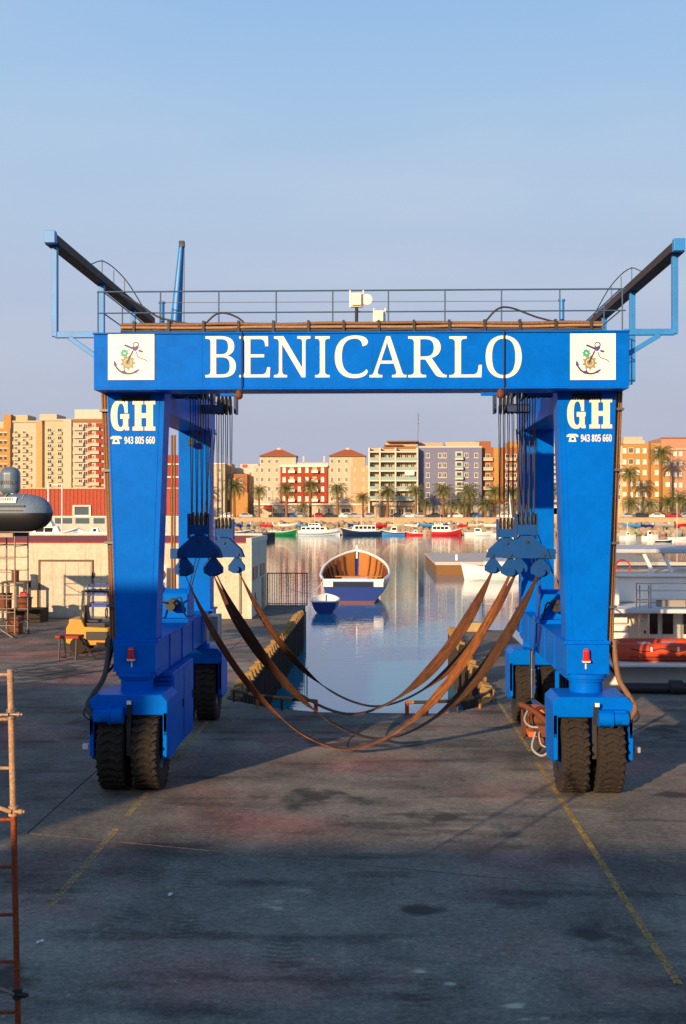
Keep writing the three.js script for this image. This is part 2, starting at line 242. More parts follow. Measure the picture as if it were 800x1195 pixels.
// flat cut-out letter fitted to a box: left x, right x, bottom y, top y
function letter(ch, font, x0, x1, y0, y1, z, th = 0.006) {
  const g = new TextGeometry(ch, { font, size: 1, depth: th, curveSegments: 6, bevelEnabled: false }); g.computeBoundingBox(); const b = g.boundingBox;
  g.translate(-b.min.x, -b.min.y, 0); g.scale((x1 - x0) / (b.max.x - b.min.x), (y1 - y0) / (b.max.y - b.min.y), 1); g.translate(x0, y0, z); g.computeVertexNormals(); return g;
}
const hoist = thing('boat_hoist', 'blue four-legged boat hoist with white lettered cross beam straddling the slip', 'boat hoist', [-0.37, 0, 0]);
const CX = -0.37, ZB = 0.35;               // ZB: front face of the cross beam
const lx = (px, D) => X(px, D) - CX;       // hoist-local x of a photo column
{
  const H = hoist, DB = CAMZ - ZB;
  // cross beam
  const b0 = lx(109, DB), b1 = lx(734, DB), yb = 6.53, yt = 7.41;
  const cb = part(H, 'cross_beam', [bx(b0, b1, yb, yt, ZB - 0.7, ZB, 0.015), bx(b0 + 0.01, b1 - 0.01, yb - 0.025, yb + 0.002, ZB - 0.72, ZB + 0.03), bx(b0 - 0.01, b1 + 0.01, yt - 0.004, yt + 0.02, ZB - 0.72, ZB + 0.03)], MB.blue);
  // butt seams of the plates
  parts(cb, 'weld_seam', [-2.55, 0.2, 2.4].map(x => bx(x, x + 0.012, yb + 0.01, yt - 0.01, ZB, ZB + 0.004)), MB.blue);
  // lettering: pixel spans of each letter in the photograph
  const spans = [['B', 239.5, 275], ['E', 279, 315], ['N', 319.5, 362], ['I', 367.5, 384.5], ['C', 390.5, 429], ['A', 431, 474], ['R', 476, 521], ['L', 524, 562], ['O', 566.5, 608.5]];
  for (const [ch, p0, p1] of spans) { const rnd = 'CO'.includes(ch) ? 0.012 : 0; part(H, 'letter', letter(ch, serif, lx(p0, DB), lx(p1, DB), Y(p0, 440.5, DB) - rnd, Y(p0, 392.5, DB) + rnd, ZB + 0.001), MB.white, 'white serif letter ' + ch); }
  // emblem boards
  const cv = document.createElement('canvas'); cv.width = cv.height = 512; const c = cv.getContext('2d');
  c.fillStyle = '#fbeedd'; c.fillRect(0, 0, 512, 512);
  const ex = x => (x - 80) / 610 * 512, ey = y => (y - 45) / 630 * 512;
  const gear = (x, y, r, n, col) => { c.fillStyle = col; c.beginPath(); for (let k = 0; k <= n * 4; k++) { const a = k / (n * 4) * Math.PI * 2, rr = (k % 4 < 2) ? r : r * 0.76; c.lineTo(ex(x) + Math.cos(a) * rr, ey(y) + Math.sin(a) * rr); } c.fill(); };
  gear(298, 312, 50, 8, '#2f9c80'); c.fillStyle = '#eafff5'; c.beginPath(); c.arc(ex(298), ey(312), 10, 0, 7); c.fill();
  gear(342, 440, 84, 9, '#8c8260'); c.strokeStyle = '#e8d6b4'; c.lineWidth = 5; c.beginPath(); c.arc(ex(342), ey(440), 38, 0, 7); c.stroke();
  c.strokeStyle = '#2e2a5e'; c.fillStyle = '#3a3a86'; c.lineCap = 'round';
  c.lineWidth = 19; c.beginPath(); c.moveTo(ex(408), ey(285)); c.lineTo(ex(333), ey(440)); c.stroke();
  c.lineWidth = 12; c.beginPath(); c.arc(ex(447), ey(200), 30, 2.2, 6.6); c.stroke(); c.beginPath(); c.moveTo(ex(465), ey(175)); c.lineTo(ex(497), ey(186)); c.lineTo(ex(470), ey(196)); c.fill();
  const poly = (...p) => { c.beginPath(); for (let k = 0; k < p.length; k += 2) c.lineTo(ex(p[k]), ey(p[k + 1])); c.closePath(); c.fill(); };
  poly(302, 188, 400, 228, 440, 222, 470, 205, 490, 232, 470, 268, 440, 290, 400, 262, 288, 212); poly(488, 262, 546, 282, 534, 308, 476, 290);
  c.lineWidth = 10; c.beginPath(); c.moveTo(ex(455), ey(300)); c.bezierCurveTo(ex(470), ey(420), ex(560), ey(360), ex(603), ey(435)); c.stroke();
  c.lineWidth = 20; c.beginPath(); c.moveTo(ex(165), ey(440)); c.bezierCurveTo(ex(215), ey(620), ex(400), ey(620), ex(480), ey(540)); c.stroke();
  poly(165, 400, 206, 478, 178, 470, 150, 492); poly(492, 530, 448, 596, 446, 566, 412, 556); poly(300, 515, 312, 560, 335, 572, 300, 580, 268, 608, 274, 572, 250, 556, 290, 548);
  const et = new THREE.CanvasTexture(cv); et.colorSpace = THREE.SRGBColorSpace;
  const em = new THREE.MeshStandardMaterial({ map: et, roughness: 0.5 });
  for (const [p0, p1] of [[126, 180], [665, 718]]) {
    const x0 = lx(p0, DB), x1 = lx(p1, DB), y0 = Y(p0, 443.5, DB), y1 = Y(p0, 389.5, DB);
    const bd = part(H, 'emblem_board', bx(x0, x1, y0, y1, ZB, ZB + 0.012), MB.white, 'white square board with anchor and gear wheel emblem');
    const g = new THREE.PlaneGeometry(x1 - x0, y1 - y0); g.translate((x0 + x1) / 2, (y0 + y1) / 2, ZB + 0.016); part(bd, 'emblem', g, em, null, true);
  }
  // front legs
  const ZL = -0.12, DL = CAMZ - ZL, LX = 3.71, DEP = 0.55;
  for (const s of [-1, 1]) {
    const cx = s * LX, wt = 0.475, wb = 0.325, y0 = 2.4, y1 = yb;
    const leg = part(H, 'leg', hexa([[cx - wb, y0, ZL], [cx + wb, y0, ZL], [cx + wb, y0, ZL - DEP], [cx - wb, y0, ZL - DEP]], [[cx - wt, y1, ZL], [cx + wt, y1, ZL], [cx + wt, y1, ZL - DEP], [cx - wt, y1, ZL - DEP]]), MB.blue);
    // edge flanges of the front plate
    part(leg, 'edge_flange', [-1, 1].map(q => hexa([[cx + q * (wb - 0.01) - 0.014, y0, ZL + 0.006], [cx + q * (wb - 0.01) + 0.014, y0, ZL + 0.006], [cx + q * (wb - 0.01) + 0.014, y0, ZL - 0.02], [cx + q * (wb - 0.01) - 0.014, y0, ZL - 0.02]], [[cx + q * (wt - 0.01) - 0.014, y1 - 0.03, ZL + 0.006], [cx + q * (wt - 0.01) + 0.014, y1 - 0.03, ZL + 0.006], [cx + q * (wt - 0.01) + 0.014, y1 - 0.03, ZL - 0.02], [cx + q * (wt - 0.01) - 0.014, y1 - 0.03, ZL - 0.02]])), MB.blue);
    { const e = -s * 0.09, w = 0.012, f = (x, y) => [[x - w, y, ZL + 0.007], [x + w, y, ZL + 0.007], [x + w, y, ZL - 0.01], [x - w, y, ZL - 0.01]]; part(leg, 'stiffener', hexa(f(cx - s * wb - e, y0 + 0.03), f(cx - s * wt - e, y1 - 0.03)), MB.blue); }
    // vent slot at the head of the leg, bolted foot flange
    part(leg, 'vent_slot', [bx(cx - 0.24, cx + 0.24, 6.36, 6.47, ZL + 0.001, ZL + 0.006), ...Array.from({ length: 12 }, (_, k) => bx(cx - 0.235 + k * 0.04, cx - 0.215 + k * 0.04, 6.365, 6.465, ZL + 0.006, ZL + 0.016))], MB.dark);
    const bolts = []; for (let k = 0; k < 8; k++) bolts.push(cyl(0.016, 0.016, 0.075, 6, cx - 0.33 + k * 0.094, 2.4, ZL + 0.03));
    part(leg, 'foot_flange', [bx(cx - 0.38, cx + 0.38, 2.375, 2.4, ZL - DEP - 0.06, ZL + 0.06), bx(cx - 0.38, cx + 0.38, 2.4, 2.425, ZL - DEP - 0.06, ZL + 0.06), ...bolts], MB.blue);
    // GH and telephone number
    const g0 = s < 0 ? 129 : 662;
    const k = s < 0 ? [129, 150.5, 154.5, 181] : [661.5, 683, 687.5, 714];
    const put = (ch, f, p0, p1, q0, q1, lab) => part(leg, 'letter', letter(ch, f, lx(p0, DL), lx(p1, DL), Y(p0, q1, DL), Y(p0, q0, DL), ZL + 0.001), lab ? MB.cream : MB.white, lab);
    const dy = s < 0 ? 0 : -2.5;
    const px2 = (p, q) => [lx(p, DL), Y(p, q, DL)];
    { const [x0, y0] = px2(k[0], 503 + dy), [x1, y1] = px2(k[1], 466.5 + dy), w = x1 - x0, h = y1 - y0, p = new THREE.Shape(), c = (a, b, d, e, f, g) => p.bezierCurveTo(x0 + a * w, y0 + b * h, x0 + d * w, y0 + e * h, x0 + f * w, y0 + g * h), l = (a, b) => p.lineTo(x0 + a * w, y0 + b * h);
      p.moveTo(x0 + 0.92 * w, y0 + 0.97 * h); l(0.92, 0.57); l(0.76, 0.57); c(0.74, 0.78, 0.68, 0.88, 0.56, 0.88); c(0.42, 0.88, 0.36, 0.75, 0.36, 0.5); c(0.36, 0.22, 0.42, 0.12, 0.55, 0.12); c(0.62, 0.12, 0.66, 0.16, 0.67, 0.22); l(0.67, 0.39); l(0.52, 0.39); l(0.52, 0.54); l(1, 0.54); l(1, 0.4); l(0.95, 0.39); l(0.95, 0.14); l(1, 0.12); l(1, 0.02); l(0.78, 0.02); l(0.74, 0.08); c(0.68, 0.01, 0.6, 0, 0.5, 0); c(0.15, 0, 0, 0.2, 0, 0.5); c(0, 0.8, 0.2, 1, 0.5, 1); c(0.62, 1, 0.7, 0.97, 0.76, 0.9); l(0.8, 0.97); p.closePath();
      part(leg, 'letter', new THREE.ExtrudeGeometry(p, { depth: 0.006, bevelEnabled: false, curveSegments: 8 }).translate(0, 0, ZL + 0.001), MB.cream, 'cream slab serif letter G'); }
    { const [x0, y0] = px2(k[2], 502.5 + dy), [x1, y1] = px2(k[3], 467.5 + dy), w = x1 - x0, h = y1 - y0, p = new THREE.Shape(); [[0, 0], [0.47, 0], [0.47, 0.13], [0.39, 0.13], [0.39, 0.42], [0.61, 0.42], [0.61, 0.13], [0.53, 0.13], [0.53, 0], [1, 0], [1, 0.13], [0.9, 0.13], [0.9, 0.87], [1, 0.87], [1, 1], [0.53, 1], [0.53, 0.87], [0.61, 0.87], [0.61, 0.58], [0.39, 0.58], [0.39, 0.87], [0.47, 0.87], [0.47, 1], [0, 1], [0, 0.87], [0.1, 0.87], [0.1, 0.13], [0, 0.13]].forEach(([a, b], i) => i ? p.lineTo(x0 + a * w, y0 + b * h) : p.moveTo(x0 + a * w, y0 + b * h)); p.closePath();
      part(leg, 'letter', new THREE.ExtrudeGeometry(p, { depth: 0.006, bevelEnabled: false }).translate(0, 0, ZL + 0.001), MB.cream, 'cream slab serif letter H'); }
    put('943 805 660', sansB, k[0] + 16, k[3] - 0.5, 509.5 + dy, 518 + dy);
    const tx = lx(k[0] - 0.5, DL), tw = lx(k[0] + 13, DL) - tx, ty = Y(k[0], 518 + dy, DL), th = Y(k[0], 508.5 + dy, DL) - ty;
    const sh = new THREE.Shape(); [[0.3, 0.72], [0.16, 0], [0.84, 0], [0.7, 0.72]].forEach(([a, b], i) => i ? sh.lineTo(tx + a * tw, ty + b * th) : sh.moveTo(tx + a * tw, ty + b * th)); sh.closePath();
    const hs = new THREE.Shape(); [[0, 0.6], [0, 0.78], [0.2, 0.96], [0.8, 0.96], [1, 0.78], [1, 0.6], [0.78, 0.6], [0.76, 0.76], [0.24, 0.76], [0.22, 0.6]].forEach(([a, b], i) => i ? hs.lineTo(tx + a * tw, ty + b * th) : hs.moveTo(tx + a * tw, ty + b * th)); hs.closePath();
    part(leg, 'telephone_symbol', [sh, hs].map(q => new THREE.ExtrudeGeometry(q, { depth: 0.005, bevelEnabled: false }).translate(0, 0, ZL + 0.001)).concat([cyl(0.02, 0.02, 0.004, 14, tx + tw * 0.5, ty + th * 0.34, ZL + 0.009, Math.PI / 2)]), MB.white);
    part(leg, 'dial', cyl(0.022, 0.022, 0.004, 14, tx + tw * 0.5, ty + th * 0.34, ZL + 0.012, Math.PI / 2), MB.blueDark);
    // rear leg
    part(H, 'leg', [bx(cx - 0.35, cx + 0.35, 2.4, 6.35, -6.9, -6.35, 0.015), bx(cx - 0.42, cx + 0.42, 2.39, 2.43, -6.97, -6.28)], MB.blue);
    // lower side beam, top side beam
    part(H, 'lower_side_beam', [bx(cx - 0.3, cx + 0.3, 1.76, 2.38, -7.0, -0.45, 0.012), bx(cx - 0.34, cx + 0.34, 2.375, 2.395, -6.2, -0.75), ...[-1.6, -2.9, -4.2, -5.4].map(z => bx(cx - 0.32, cx + 0.32, 1.77, 2.37, z, z + 0.02))], MB.blue);
    part(H, 'top_side_beam', [bx(cx - 0.28, cx + 0.28, 6.3, 7.0, -7.6, ZB - 0.705, 0.012), bx(cx - 0.33, cx + 0.33, 6.285, 6.31, -7.6, ZB - 0.73), bx(cx - 0.33, cx + 0.33, 6.99, 7.01, -7.6, ZB - 0.73)], MB.blue);
    // front lower box with lamp
    for (const z of [0, -6.6]) {
      part(H, 'leg_shoe', [bx(cx - 0.345, cx + 0.345, 1.9, 2.373, z - 0.7, z + 0.02, 0.012), bx(cx - 0.36, cx + 0.36, 1.9, 1.915, z - 0.72, z + 0.035)], MB.blue);
      part(H, 'slewing_neck', [cyl(0.34, 0.34, 0.075, 32, cx, 1.86, z - 0.2), cyl(0.3, 0.3, 0.05, 32, cx, 1.8, z - 0.2), cyl(0.265, 0.265, 0.28, 32, cx, 1.69, z - 0.2)], MB.blue);
    }
    const lamp = part(H, 'warning_lamp', [bx(cx - 0.1, cx + 0.02, 2.12, 2.14, 0.02, 0.12), cyl(0.05, 0.055, 0.13, 16, cx - 0.04, 2.205, 0.085), place(new THREE.SphereGeometry(0.05, 14, 8, 0, Math.PI * 2, 0, Math.PI / 2), cx - 0.04, 2.27, 0.085)], redLens, 'red warning lamp on a bracket');
    part(lamp, 'lamp_base', [bx(cx - 0.1, cx + 0.02, 2.095, 2.119, 0.021, 0.13), bx(cx - 0.05, cx - 0.03, 1.98, 2.095, 0.021, 0.035)], MB.cream);
    // bogies
    const bogie = (z, name) => {
      const sh2 = new THREE.Shape(); [[-0.62, 1.28], [-0.62, 1.49], [-0.53, 1.58], [0.53, 1.58], [0.62, 1.49], [0.62, 1.28]].forEach(([a, b], i) => i ? sh2.lineTo(a, b) : sh2.moveTo(a, b)); sh2.closePath();
      const fr = new THREE.ExtrudeGeometry(sh2, { depth: 0.98, bevelEnabled: true, bevelSize: 0.012, bevelThickness: 0.012, bevelSegments: 1 }).translate(cx, 0, z - 0.5);
      const side = q => { const p = new THREE.Shape(); [[-0.5, 1.3], [-0.5, 0.72], [-0.3, 0.52], [0.35, 0.52], [0.5, 0.66], [0.5, 1.3]].forEach(([a, b], i) => i ? p.lineTo(a, b) : p.moveTo(a, b)); p.closePath(); const g = new THREE.ExtrudeGeometry(p, { depth: 0.05, bevelEnabled: false }); g.rotateY(Math.PI / 2); g.translate(cx + q * 0.597 - 0.025, 0, z); return g; };
      const b = part(H, name, [fr, side(-1), side(1), bx(cx - 0.62, cx - 0.56, 0.6, 1.3, z + 0.44, z + 0.5), bx(cx + 0.56, cx + 0.62, 0.6, 1.3, z + 0.44, z + 0.5), bx(cx - 0.035, cx + 0.035, 0.75, 1.3, z - 0.35, z + 0.2)], MB.blue);
      return b;
    };
    const bf = bogie(0, 'wheel_bogie'), br = bogie(-6.6, 'wheel_bogie');
    // drive motor across the front of each front bogie
    part(bf, 'drive_motor', [cyl(0.125, 0.125, 0.2, 24, cx + s * 0.16, 1.27, 0.6, 0, 0, Math.PI / 2), cyl(0.105, 0.105, 0.3, 24, cx + s * 0.38, 1.27, 0.6, 0, 0, Math.PI / 2), cyl(0.14, 0.14, 0.03, 24, cx + s * 0.27, 1.27, 0.6, 0, 0, Math.PI / 2), bx(cx + s * 0.06, cx + s * 0.5, 1.36, 1.4, 0.46, 0.62), bx(cx + s * 0.42, cx + s * 0.52, 1.2, 1.36, 0.46, 0.7)], MB.blue);
    part(bf, 'chain_guard', [bx(cx - 0.02, cx + 0.05, 0.62, 1.28, 0.5, 0.53), hexa([[cx - 0.01, 1.16, 0.53], [cx + 0.06, 1.16, 0.53], [cx + 0.06, 1.16, 0.51], [cx - 0.01, 1.16, 0.51]], [[cx + 0.0, 1.5, 0.62], [cx + 0.08, 1.5, 0.62], [cx + 0.08, 1.5, 0.54], [cx + 0.0, 1.5, 0.54]])], MB.dark);
    part(bf, 'reflector', bx(cx + 0.005, cx + 0.075, 1.46, 1.52, 0.621, 0.632), MB.white);
    part(bf, 'side_lamp', [bar(V(cx + s * 0.6, 0.66, 0.2), V(cx + s * 0.72, 0.7, 0.22), 0.012), rbox(0.1, 0.09, 0.06, cx + s * 0.75, 0.71, 0.23, 0.01)], s < 0 ? MB.white : MB.grey);
    // cable trunk up the outside of the leg
    const sx = (h, e) => cx + s * (0.325 + 0.15 * (h - 2.4) / (6.53 - 2.4) + e);
    parts(H, 'cable_trunk', [0.03, 0.075, 0.12].map((e, i) => tube([V(sx(2.3, e), 2.25 + i * 0.05, ZL - 0.12), V(sx(4, e), 4, ZL - 0.1 - i * 0.05), V(sx(5.4, e), 5.4, ZL - 0.1 - i * 0.03), V(sx(6.6, e), 6.6, ZL - 0.14)], 0.02 + 0.006 * (i % 2), 20, 7)), MB.hose);
    parts(H, 'cable_trunk', [0.05, 0.1].map((e, i) => tube([V(sx(2.3, e), 2.2, ZL - 0.22), V(sx(4.4, e), 4.4, ZL - 0.24), V(sx(6.6, e), 6.6, ZL - 0.22)], 0.024, 16, 7)), MB.black);
    parts(H, 'cable_clamp', [6.2, 5.2, 4.0, 2.95].map(h => bx(Math.min(sx(h, -0.02), sx(h, 0.16)), Math.max(sx(h, -0.02), sx(h, 0.16)), h, h + 0.04, ZL - 0.28, ZL - 0.05)), MB.steel);
    part(H, 'hose_loop', tube([V(cx + s * 0.46, 2.42, -0.2), V(cx + s * 0.47, 2.1, -0.12), V(cx + s * 0.5, 1.8, 0.05), V(cx + s * 0.62, 1.55, 0.35), V(cx + s * 0.66, 1.4, 0.5), V(cx + s * 0.54, 1.26, 0.6)], 0.045, 28, 9), s < 0 ? MB.hoseDark : MB.hose);
    parts(H, 'hose_loop', [tube([V(cx + s * 0.42, 2.3, -0.3), V(cx + s * 0.48, 2.0, -0.25), V(cx + s * 0.52, 1.85, -0.3), V(cx + s * 0.4, 2.0, -0.4)], 0.025, 20, 7), tube([V(cx + s * 0.64, 1.5, 0.45), V(cx + s * 0.7, 1.3, 0.58), V(cx + s * 0.6, 1.22, 0.62), V(cx + s * 0.45, 1.3, 0.68)], 0.014, 16, 6)], MB.black);
    // rear leg cable pipe
    parts(H, 'cable_trunk', [bar(V(cx + s * 0.44, 2.3, -6.4), V(cx + s * 0.44, 6.2, -6.4), 0.025), bar(V(cx + s * 0.5, 2.3, -6.4), V(cx + s * 0.5, 6.2, -6.4), 0.025)], MB.hose);
    // winch on the lower beam
    const wz = -4.0, wn = part(H, 'winch', [cyl(0.3, 0.3, 0.5, 28, cx + s * 0.02, 2.72, wz, 0, 0, Math.PI / 2), cyl(0.38, 0.38, 0.04, 28, cx - 0.28, 2.72, wz, 0, 0, Math.PI / 2), cyl(0.38, 0.38, 0.04, 28, cx + 0.28, 2.72, wz, 0, 0, Math.PI / 2), bx(cx - 0.34, cx + 0.34, 2.395, 2.47, wz - 0.5, wz + 0.6), bx(cx - 0.3, cx + 0.3, 2.47, 2.95, wz + 0.38, wz + 0.44, 0.01)], MB.blue);
    part(wn, 'winch_motor', [cyl(0.12, 0.12, 0.2, 20, cx - s * 0.02, 2.74, wz + 0.54, Math.PI / 2), cyl(0.07, 0.07, 0.16, 12, cx + 0.04, 2.72, wz + 0.68, Math.PI / 2)], MB.dark);
    parts(wn, 'motor_hose', [tube([V(cx - 0.05, 2.78, wz + 0.66), V(cx - 0.22, 2.8, wz + 0.75), V(cx - 0.28, 2.55, wz + 0.7), V(cx - 0.3, 2.42, wz + 0.4)], 0.018), tube([V(cx + 0.05, 2.78, wz + 0.66), V(cx + 0.2, 2.9, wz + 0.7), V(cx + 0.26, 2.6, wz + 0.6), V(cx + 0.3, 2.42, wz + 0.2)], 0.016)], MB.black);
    // runway rail on posts above the side beam
    const rx = s < 0 ? -5.4 - CX : 4.74 - CX, rh = s < 0 ? 9.0 : 8.8, tz = s < 0 ? -8.4 : -7.6;
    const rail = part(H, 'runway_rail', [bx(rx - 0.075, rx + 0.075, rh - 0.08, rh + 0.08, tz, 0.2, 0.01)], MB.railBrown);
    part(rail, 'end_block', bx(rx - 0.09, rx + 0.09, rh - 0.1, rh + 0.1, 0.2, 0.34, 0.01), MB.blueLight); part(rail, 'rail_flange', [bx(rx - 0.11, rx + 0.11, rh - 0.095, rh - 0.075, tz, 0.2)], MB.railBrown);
    part(rail, 'rail_post', [bx(rx - 0.045, rx + 0.045, 7.42, rh - 0.08, -0.06, 0.06, 0.006), bx(Math.min(rx, s * 4.3), Math.max(rx, s * 4.3), 7.4, 7.5, -0.05, 0.05, 0.006)], MB.blueLight);
    part(rail, 'rail_post', [bx(rx - 0.05, rx + 0.05, 7.0, rh - 0.08, -3.4, -3.28, 0.006), bx(Math.min(rx, s * 3.9), Math.max(rx, s * 3.9), 6.95, 7.05, -3.39, -3.29)], MB.blueLight);
    part(rail, 'rail_post', [bx(rx - 0.05, rx + 0.05, 7.0, rh - 0.08, -6.3, -6.2, 0.006), bx(Math.min(rx, s * 3.9), Math.max(rx, s * 3.9), 6.95, 7.05, -6.3, -6.2)], MB.blueLight);
    part(rail, 'brace', beam(V(rx + -s * 0.25, 7.4, 0.02), V(s * 4.33, 7.08, 0.02), 0.08), MB.blueLight);
    part(rail, 'brace', beam(V(rx, 8.0, -3.34), V(s * 3.95, 7.1, -3.34), 0.06), MB.blueLight);
    part(rail, 'rail_handrail', [tube([V(rx - s * 0.06, rh + 0.07, -2.2), V(rx - s * 0.06, rh + 0.33, -3.2), V(rx - s * 0.06, rh + 0.36, -5.2), V(rx - s * 0.06, rh + 0.08, -7.2)], 0.012, 20, 5), ...[-3.1, -4.1, -5.1].map(z => bar(V(rx - s * 0.06, rh + 0.06, z), V(rx - s * 0.06, rh + 0.34, z), 0.01, 5))], MB.steel);
    // sheave carriage and falls for the two blocks
    for (const z of [-2.2, -5.7]) {
      const hx = s * 2.97;
      part(H, 'sheave_carriage', [bx(hx - 0.24, hx + 0.24, 7.0, 7.06, z - 0.3, z + 0.3), bx(hx - 0.27, hx - 0.22, 6.6, 7.0, z - 0.2, z + 0.2), bx(hx + 0.22, hx + 0.27, 6.6, 7.0, z - 0.2, z + 0.2), bx(Math.min(hx, s * 3.5), Math.max(hx, s * 3.5), 6.62, 6.78, z - 0.24, z - 0.12), bx(Math.min(hx, s * 3.5), Math.max(hx, s * 3.5), 6.62, 6.78, z + 0.12, z + 0.24)], MB.blueDark);
      part(H, 'sheave', [-0.12, -0.04, 0.04, 0.12].map(q => cyl(0.2, 0.2, 0.035, 20, hx + q, 6.78, z, 0, 0, Math.PI / 2)), MB.dark);
      for (let k = 0; k < 8; k++) { const q = -0.14 + (k % 4) * 0.093, zz = z + (k < 4 ? -0.19 : 0.19); part(H, 'hoist_cable', bar(V(hx + q, 6.78, zz), V(hx + q, 4.42, zz * 0.25 + z * 0.75), 0.01, 5), MB.cable); }
      // block: sheave cheeks, triangular plates, hooks
      const by = z > -3 ? 0 : -0.12;
      const blk = part(H, 'hook_block', [bx(hx - 0.2, hx - 0.17, 4.05 + by, 4.5 + by, z - 0.14, z + 0.14), bx(hx + 0.17, hx + 0.2, 4.05 + by, 4.5 + by, z - 0.14, z + 0.14), bx(hx - 0.17, hx + 0.17, 4.12 + by, 4.3 + by, z + 0.1, z + 0.13), bx(hx - 0.08, hx + 0.08, 3.95 + by, 4.2 + by, z - 0.06, z + 0.06)].concat([-0.11, 0.11].map(zz => {
        const p = new THREE.Shape(); [[-0.42, 3.7], [0.42, 3.7], [0.36, 3.86], [0.1, 4.1], [-0.1, 4.1], [-0.36, 3.86]].forEach(([a, b], i) => i ? p.lineTo(a, b) : p.moveTo(a, b)); p.closePath();
        return new THREE.ExtrudeGeometry(p, { depth: 0.04, bevelEnabled: true, bevelSize: 0.006, bevelThickness: 0.006, bevelSegments: 1 }).translate(hx, by, z + zz - 0.02); })).concat([bx(hx + s * 0.3, hx + s * 0.52, 3.68 + by, 3.86 + by, z - 0.1, z + 0.1)]), MB.blockBlue);
      part(blk, 'block_sheave', [-0.12, -0.04, 0.04, 0.12].map(q => cyl(0.15, 0.15, 0.035, 18, hx + q, 4.38 + by, z, 0, 0, Math.PI / 2)), MB.dark);
      parts(blk, 'block_pin', [[-0.3, 3.76], [0.3, 3.76], [0, 4.0]].map(([a, b]) => cyl(0.03, 0.03, 0.34, 12, hx + a, b + by, z, Math.PI / 2)), MB.dark);
      for (const q of [-0.28, 0.26]) {
        const sp = new THREE.Shape(); [[-0.17, 3.42], [-0.06, 3.36], [0.06, 3.36], [0.17, 3.42], [0.17, 3.52], [0.03, 3.7], [-0.03, 3.7], [-0.17, 3.52]].forEach(([a, b], i) => i ? sp.lineTo(a, b) : sp.moveTo(a, b)); sp.closePath();
        part(blk, 'sling_shackle', [-0.09, 0.05].map(zz => new THREE.ExtrudeGeometry(sp, { depth: 0.03, bevelEnabled: false }).translate(hx + q, by, z + zz)).concat([cyl(0.035, 0.035, 0.3, 12, hx + q, 3.45 + by, z, Math.PI / 2), cyl(0.07, 0.07, 0.03, 12, hx + q, 3.45 + by, z + 0.16, Math.PI / 2)]), MB.blockBlue);
      }
    }
    // slack lines beside the inner face of the rear leg
    parts(H, 'slack_cable', [tube([V(s * 3.3, 6.3, -6.1), V(s * 3.45, 4.5, -6.05), V(s * 3.62, 2.9, -5.0)], 0.012, 16, 5), tube([V(s * 3.22, 6.3, -6.1), V(s * 3.36, 4.4, -6.05), V(s * 3.5, 3.0, -4.6)], 0.012, 16, 5)], MB.cable);
  }
  // wheels: four twin bogies
  const tyreG = (() => {
    const R = 0.68, w = 0.212, pr = [[0.36, -0.19], [0.44, -w], [0.56, -w - 0.012], [0.635, -w + 0.01], [0.66, -w + 0.05], [0.665, 0], [0.66, w - 0.05], [0.635, w - 0.01], [0.56, w + 0.012], [0.44, w], [0.36, 0.19]].map(p => new THREE.Vector2(...p));
    const l = [new THREE.LatheGeometry(pr, 48)];
    for (let k = 0; k < 30; k++) { const a = k / 30 * Math.PI * 2, a2 = a + 0.07; // chevron lugs
      for (const [q, r0, tilt] of [[-0.15, 0, 0.55], [-0.05, -0.05, -0.35], [0.05, -0.05, 0.35], [0.15, 0, -0.55]]) { const g = new RoundedBoxGeometry(0.07, 0.12, 0.075, 1, 0.012); g.rotateX(0); g.rotateZ(0); const m = new THREE.Matrix4().makeRotationY(a + (r0 ? 0.02 : -0.02)); g.rotateX(0); g.translate(0, 0, 0); E3.set(tilt, 0, 0); g.applyMatrix4(new THREE.Matrix4().makeRotationFromEuler(E3)); g.translate(0.664, q, 0); g.applyMatrix4(m); l.push(g); } }
    const g = geo(l); g.rotateZ(Math.PI / 2); g.userData.done = true; return g;
  })();
  const rimG = (() => { const l = [new THREE.LatheGeometry([[0.02, -0.04], [0.2, -0.04], [0.28, -0.12], [0.365, -0.18], [0.385, -0.2], [0.385, 0.2], [0.365, 0.18], [0.28, 0.02], [0.02, 0.02]].map(p => new THREE.Vector2(...p)), 32)]; for (let k = 0; k < 10; k++) { const a = k / 10 * 6.283; l.push(cyl(0.018, 0.018, 0.06, 6, Math.cos(a) * 0.15, 0.04, Math.sin(a) * 0.15)); } const g = geo(l); g.rotateZ(Math.PI / 2); g.userData.done = true; return g; })();
  let wi = 0;
  for (const s of [-1, 1]) for (const z of [0, -6.6]) for (const q of [-0.28, 0.28]) {
    const w = new THREE.Group(); w.name = 'wheel'; w.position.set(s * LX + q, 0.682, z); w.rotation.x = 0.37 * wi++; H.add(w);
    part(w, 'tyre', tyreG, MB.tyre); part(w, 'rim', rimG, MB.blueDark);
  }
  // machinery housing under the left lower beam
  const eh = part(H, 'engine_housing', [bx(-4.0, -3.26, 0.36, 1.74, -3.3, -1.05, 0.015)], MB.blue, 'blue machinery housing hung under the side beam');
  parts(eh, 'housing_door', [[-2.12, -1.12], [-3.24, -2.2]].map(([a, b]) => bx(-3.262, -3.245, 0.42, 1.68, a, b, 0.006)), MB.blue);
  parts(eh, 'louvre', [0, 1, 2, 3, 4].map(k => bx(-3.6, -3.28, 1.4 + k * 0.075, 1.42 + k * 0.075, -1.05, -0.9 - 0.02 * k)), MB.blue);
  parts(eh, 'step', [bx(-3.7, -3.24, 1.3, 1.33, -1.05, -0.75), bx(-3.7, -3.67, 1.33, 1.76, -0.9, -0.85)], MB.blue);
  parts(eh, 'door_handle', [bx(-3.244, -3.22, 1.0, 1.15, -2.05, -2.02), bx(-3.244, -3.22, 1.0, 1.15, -3.15, -3.12)], MB.dark);
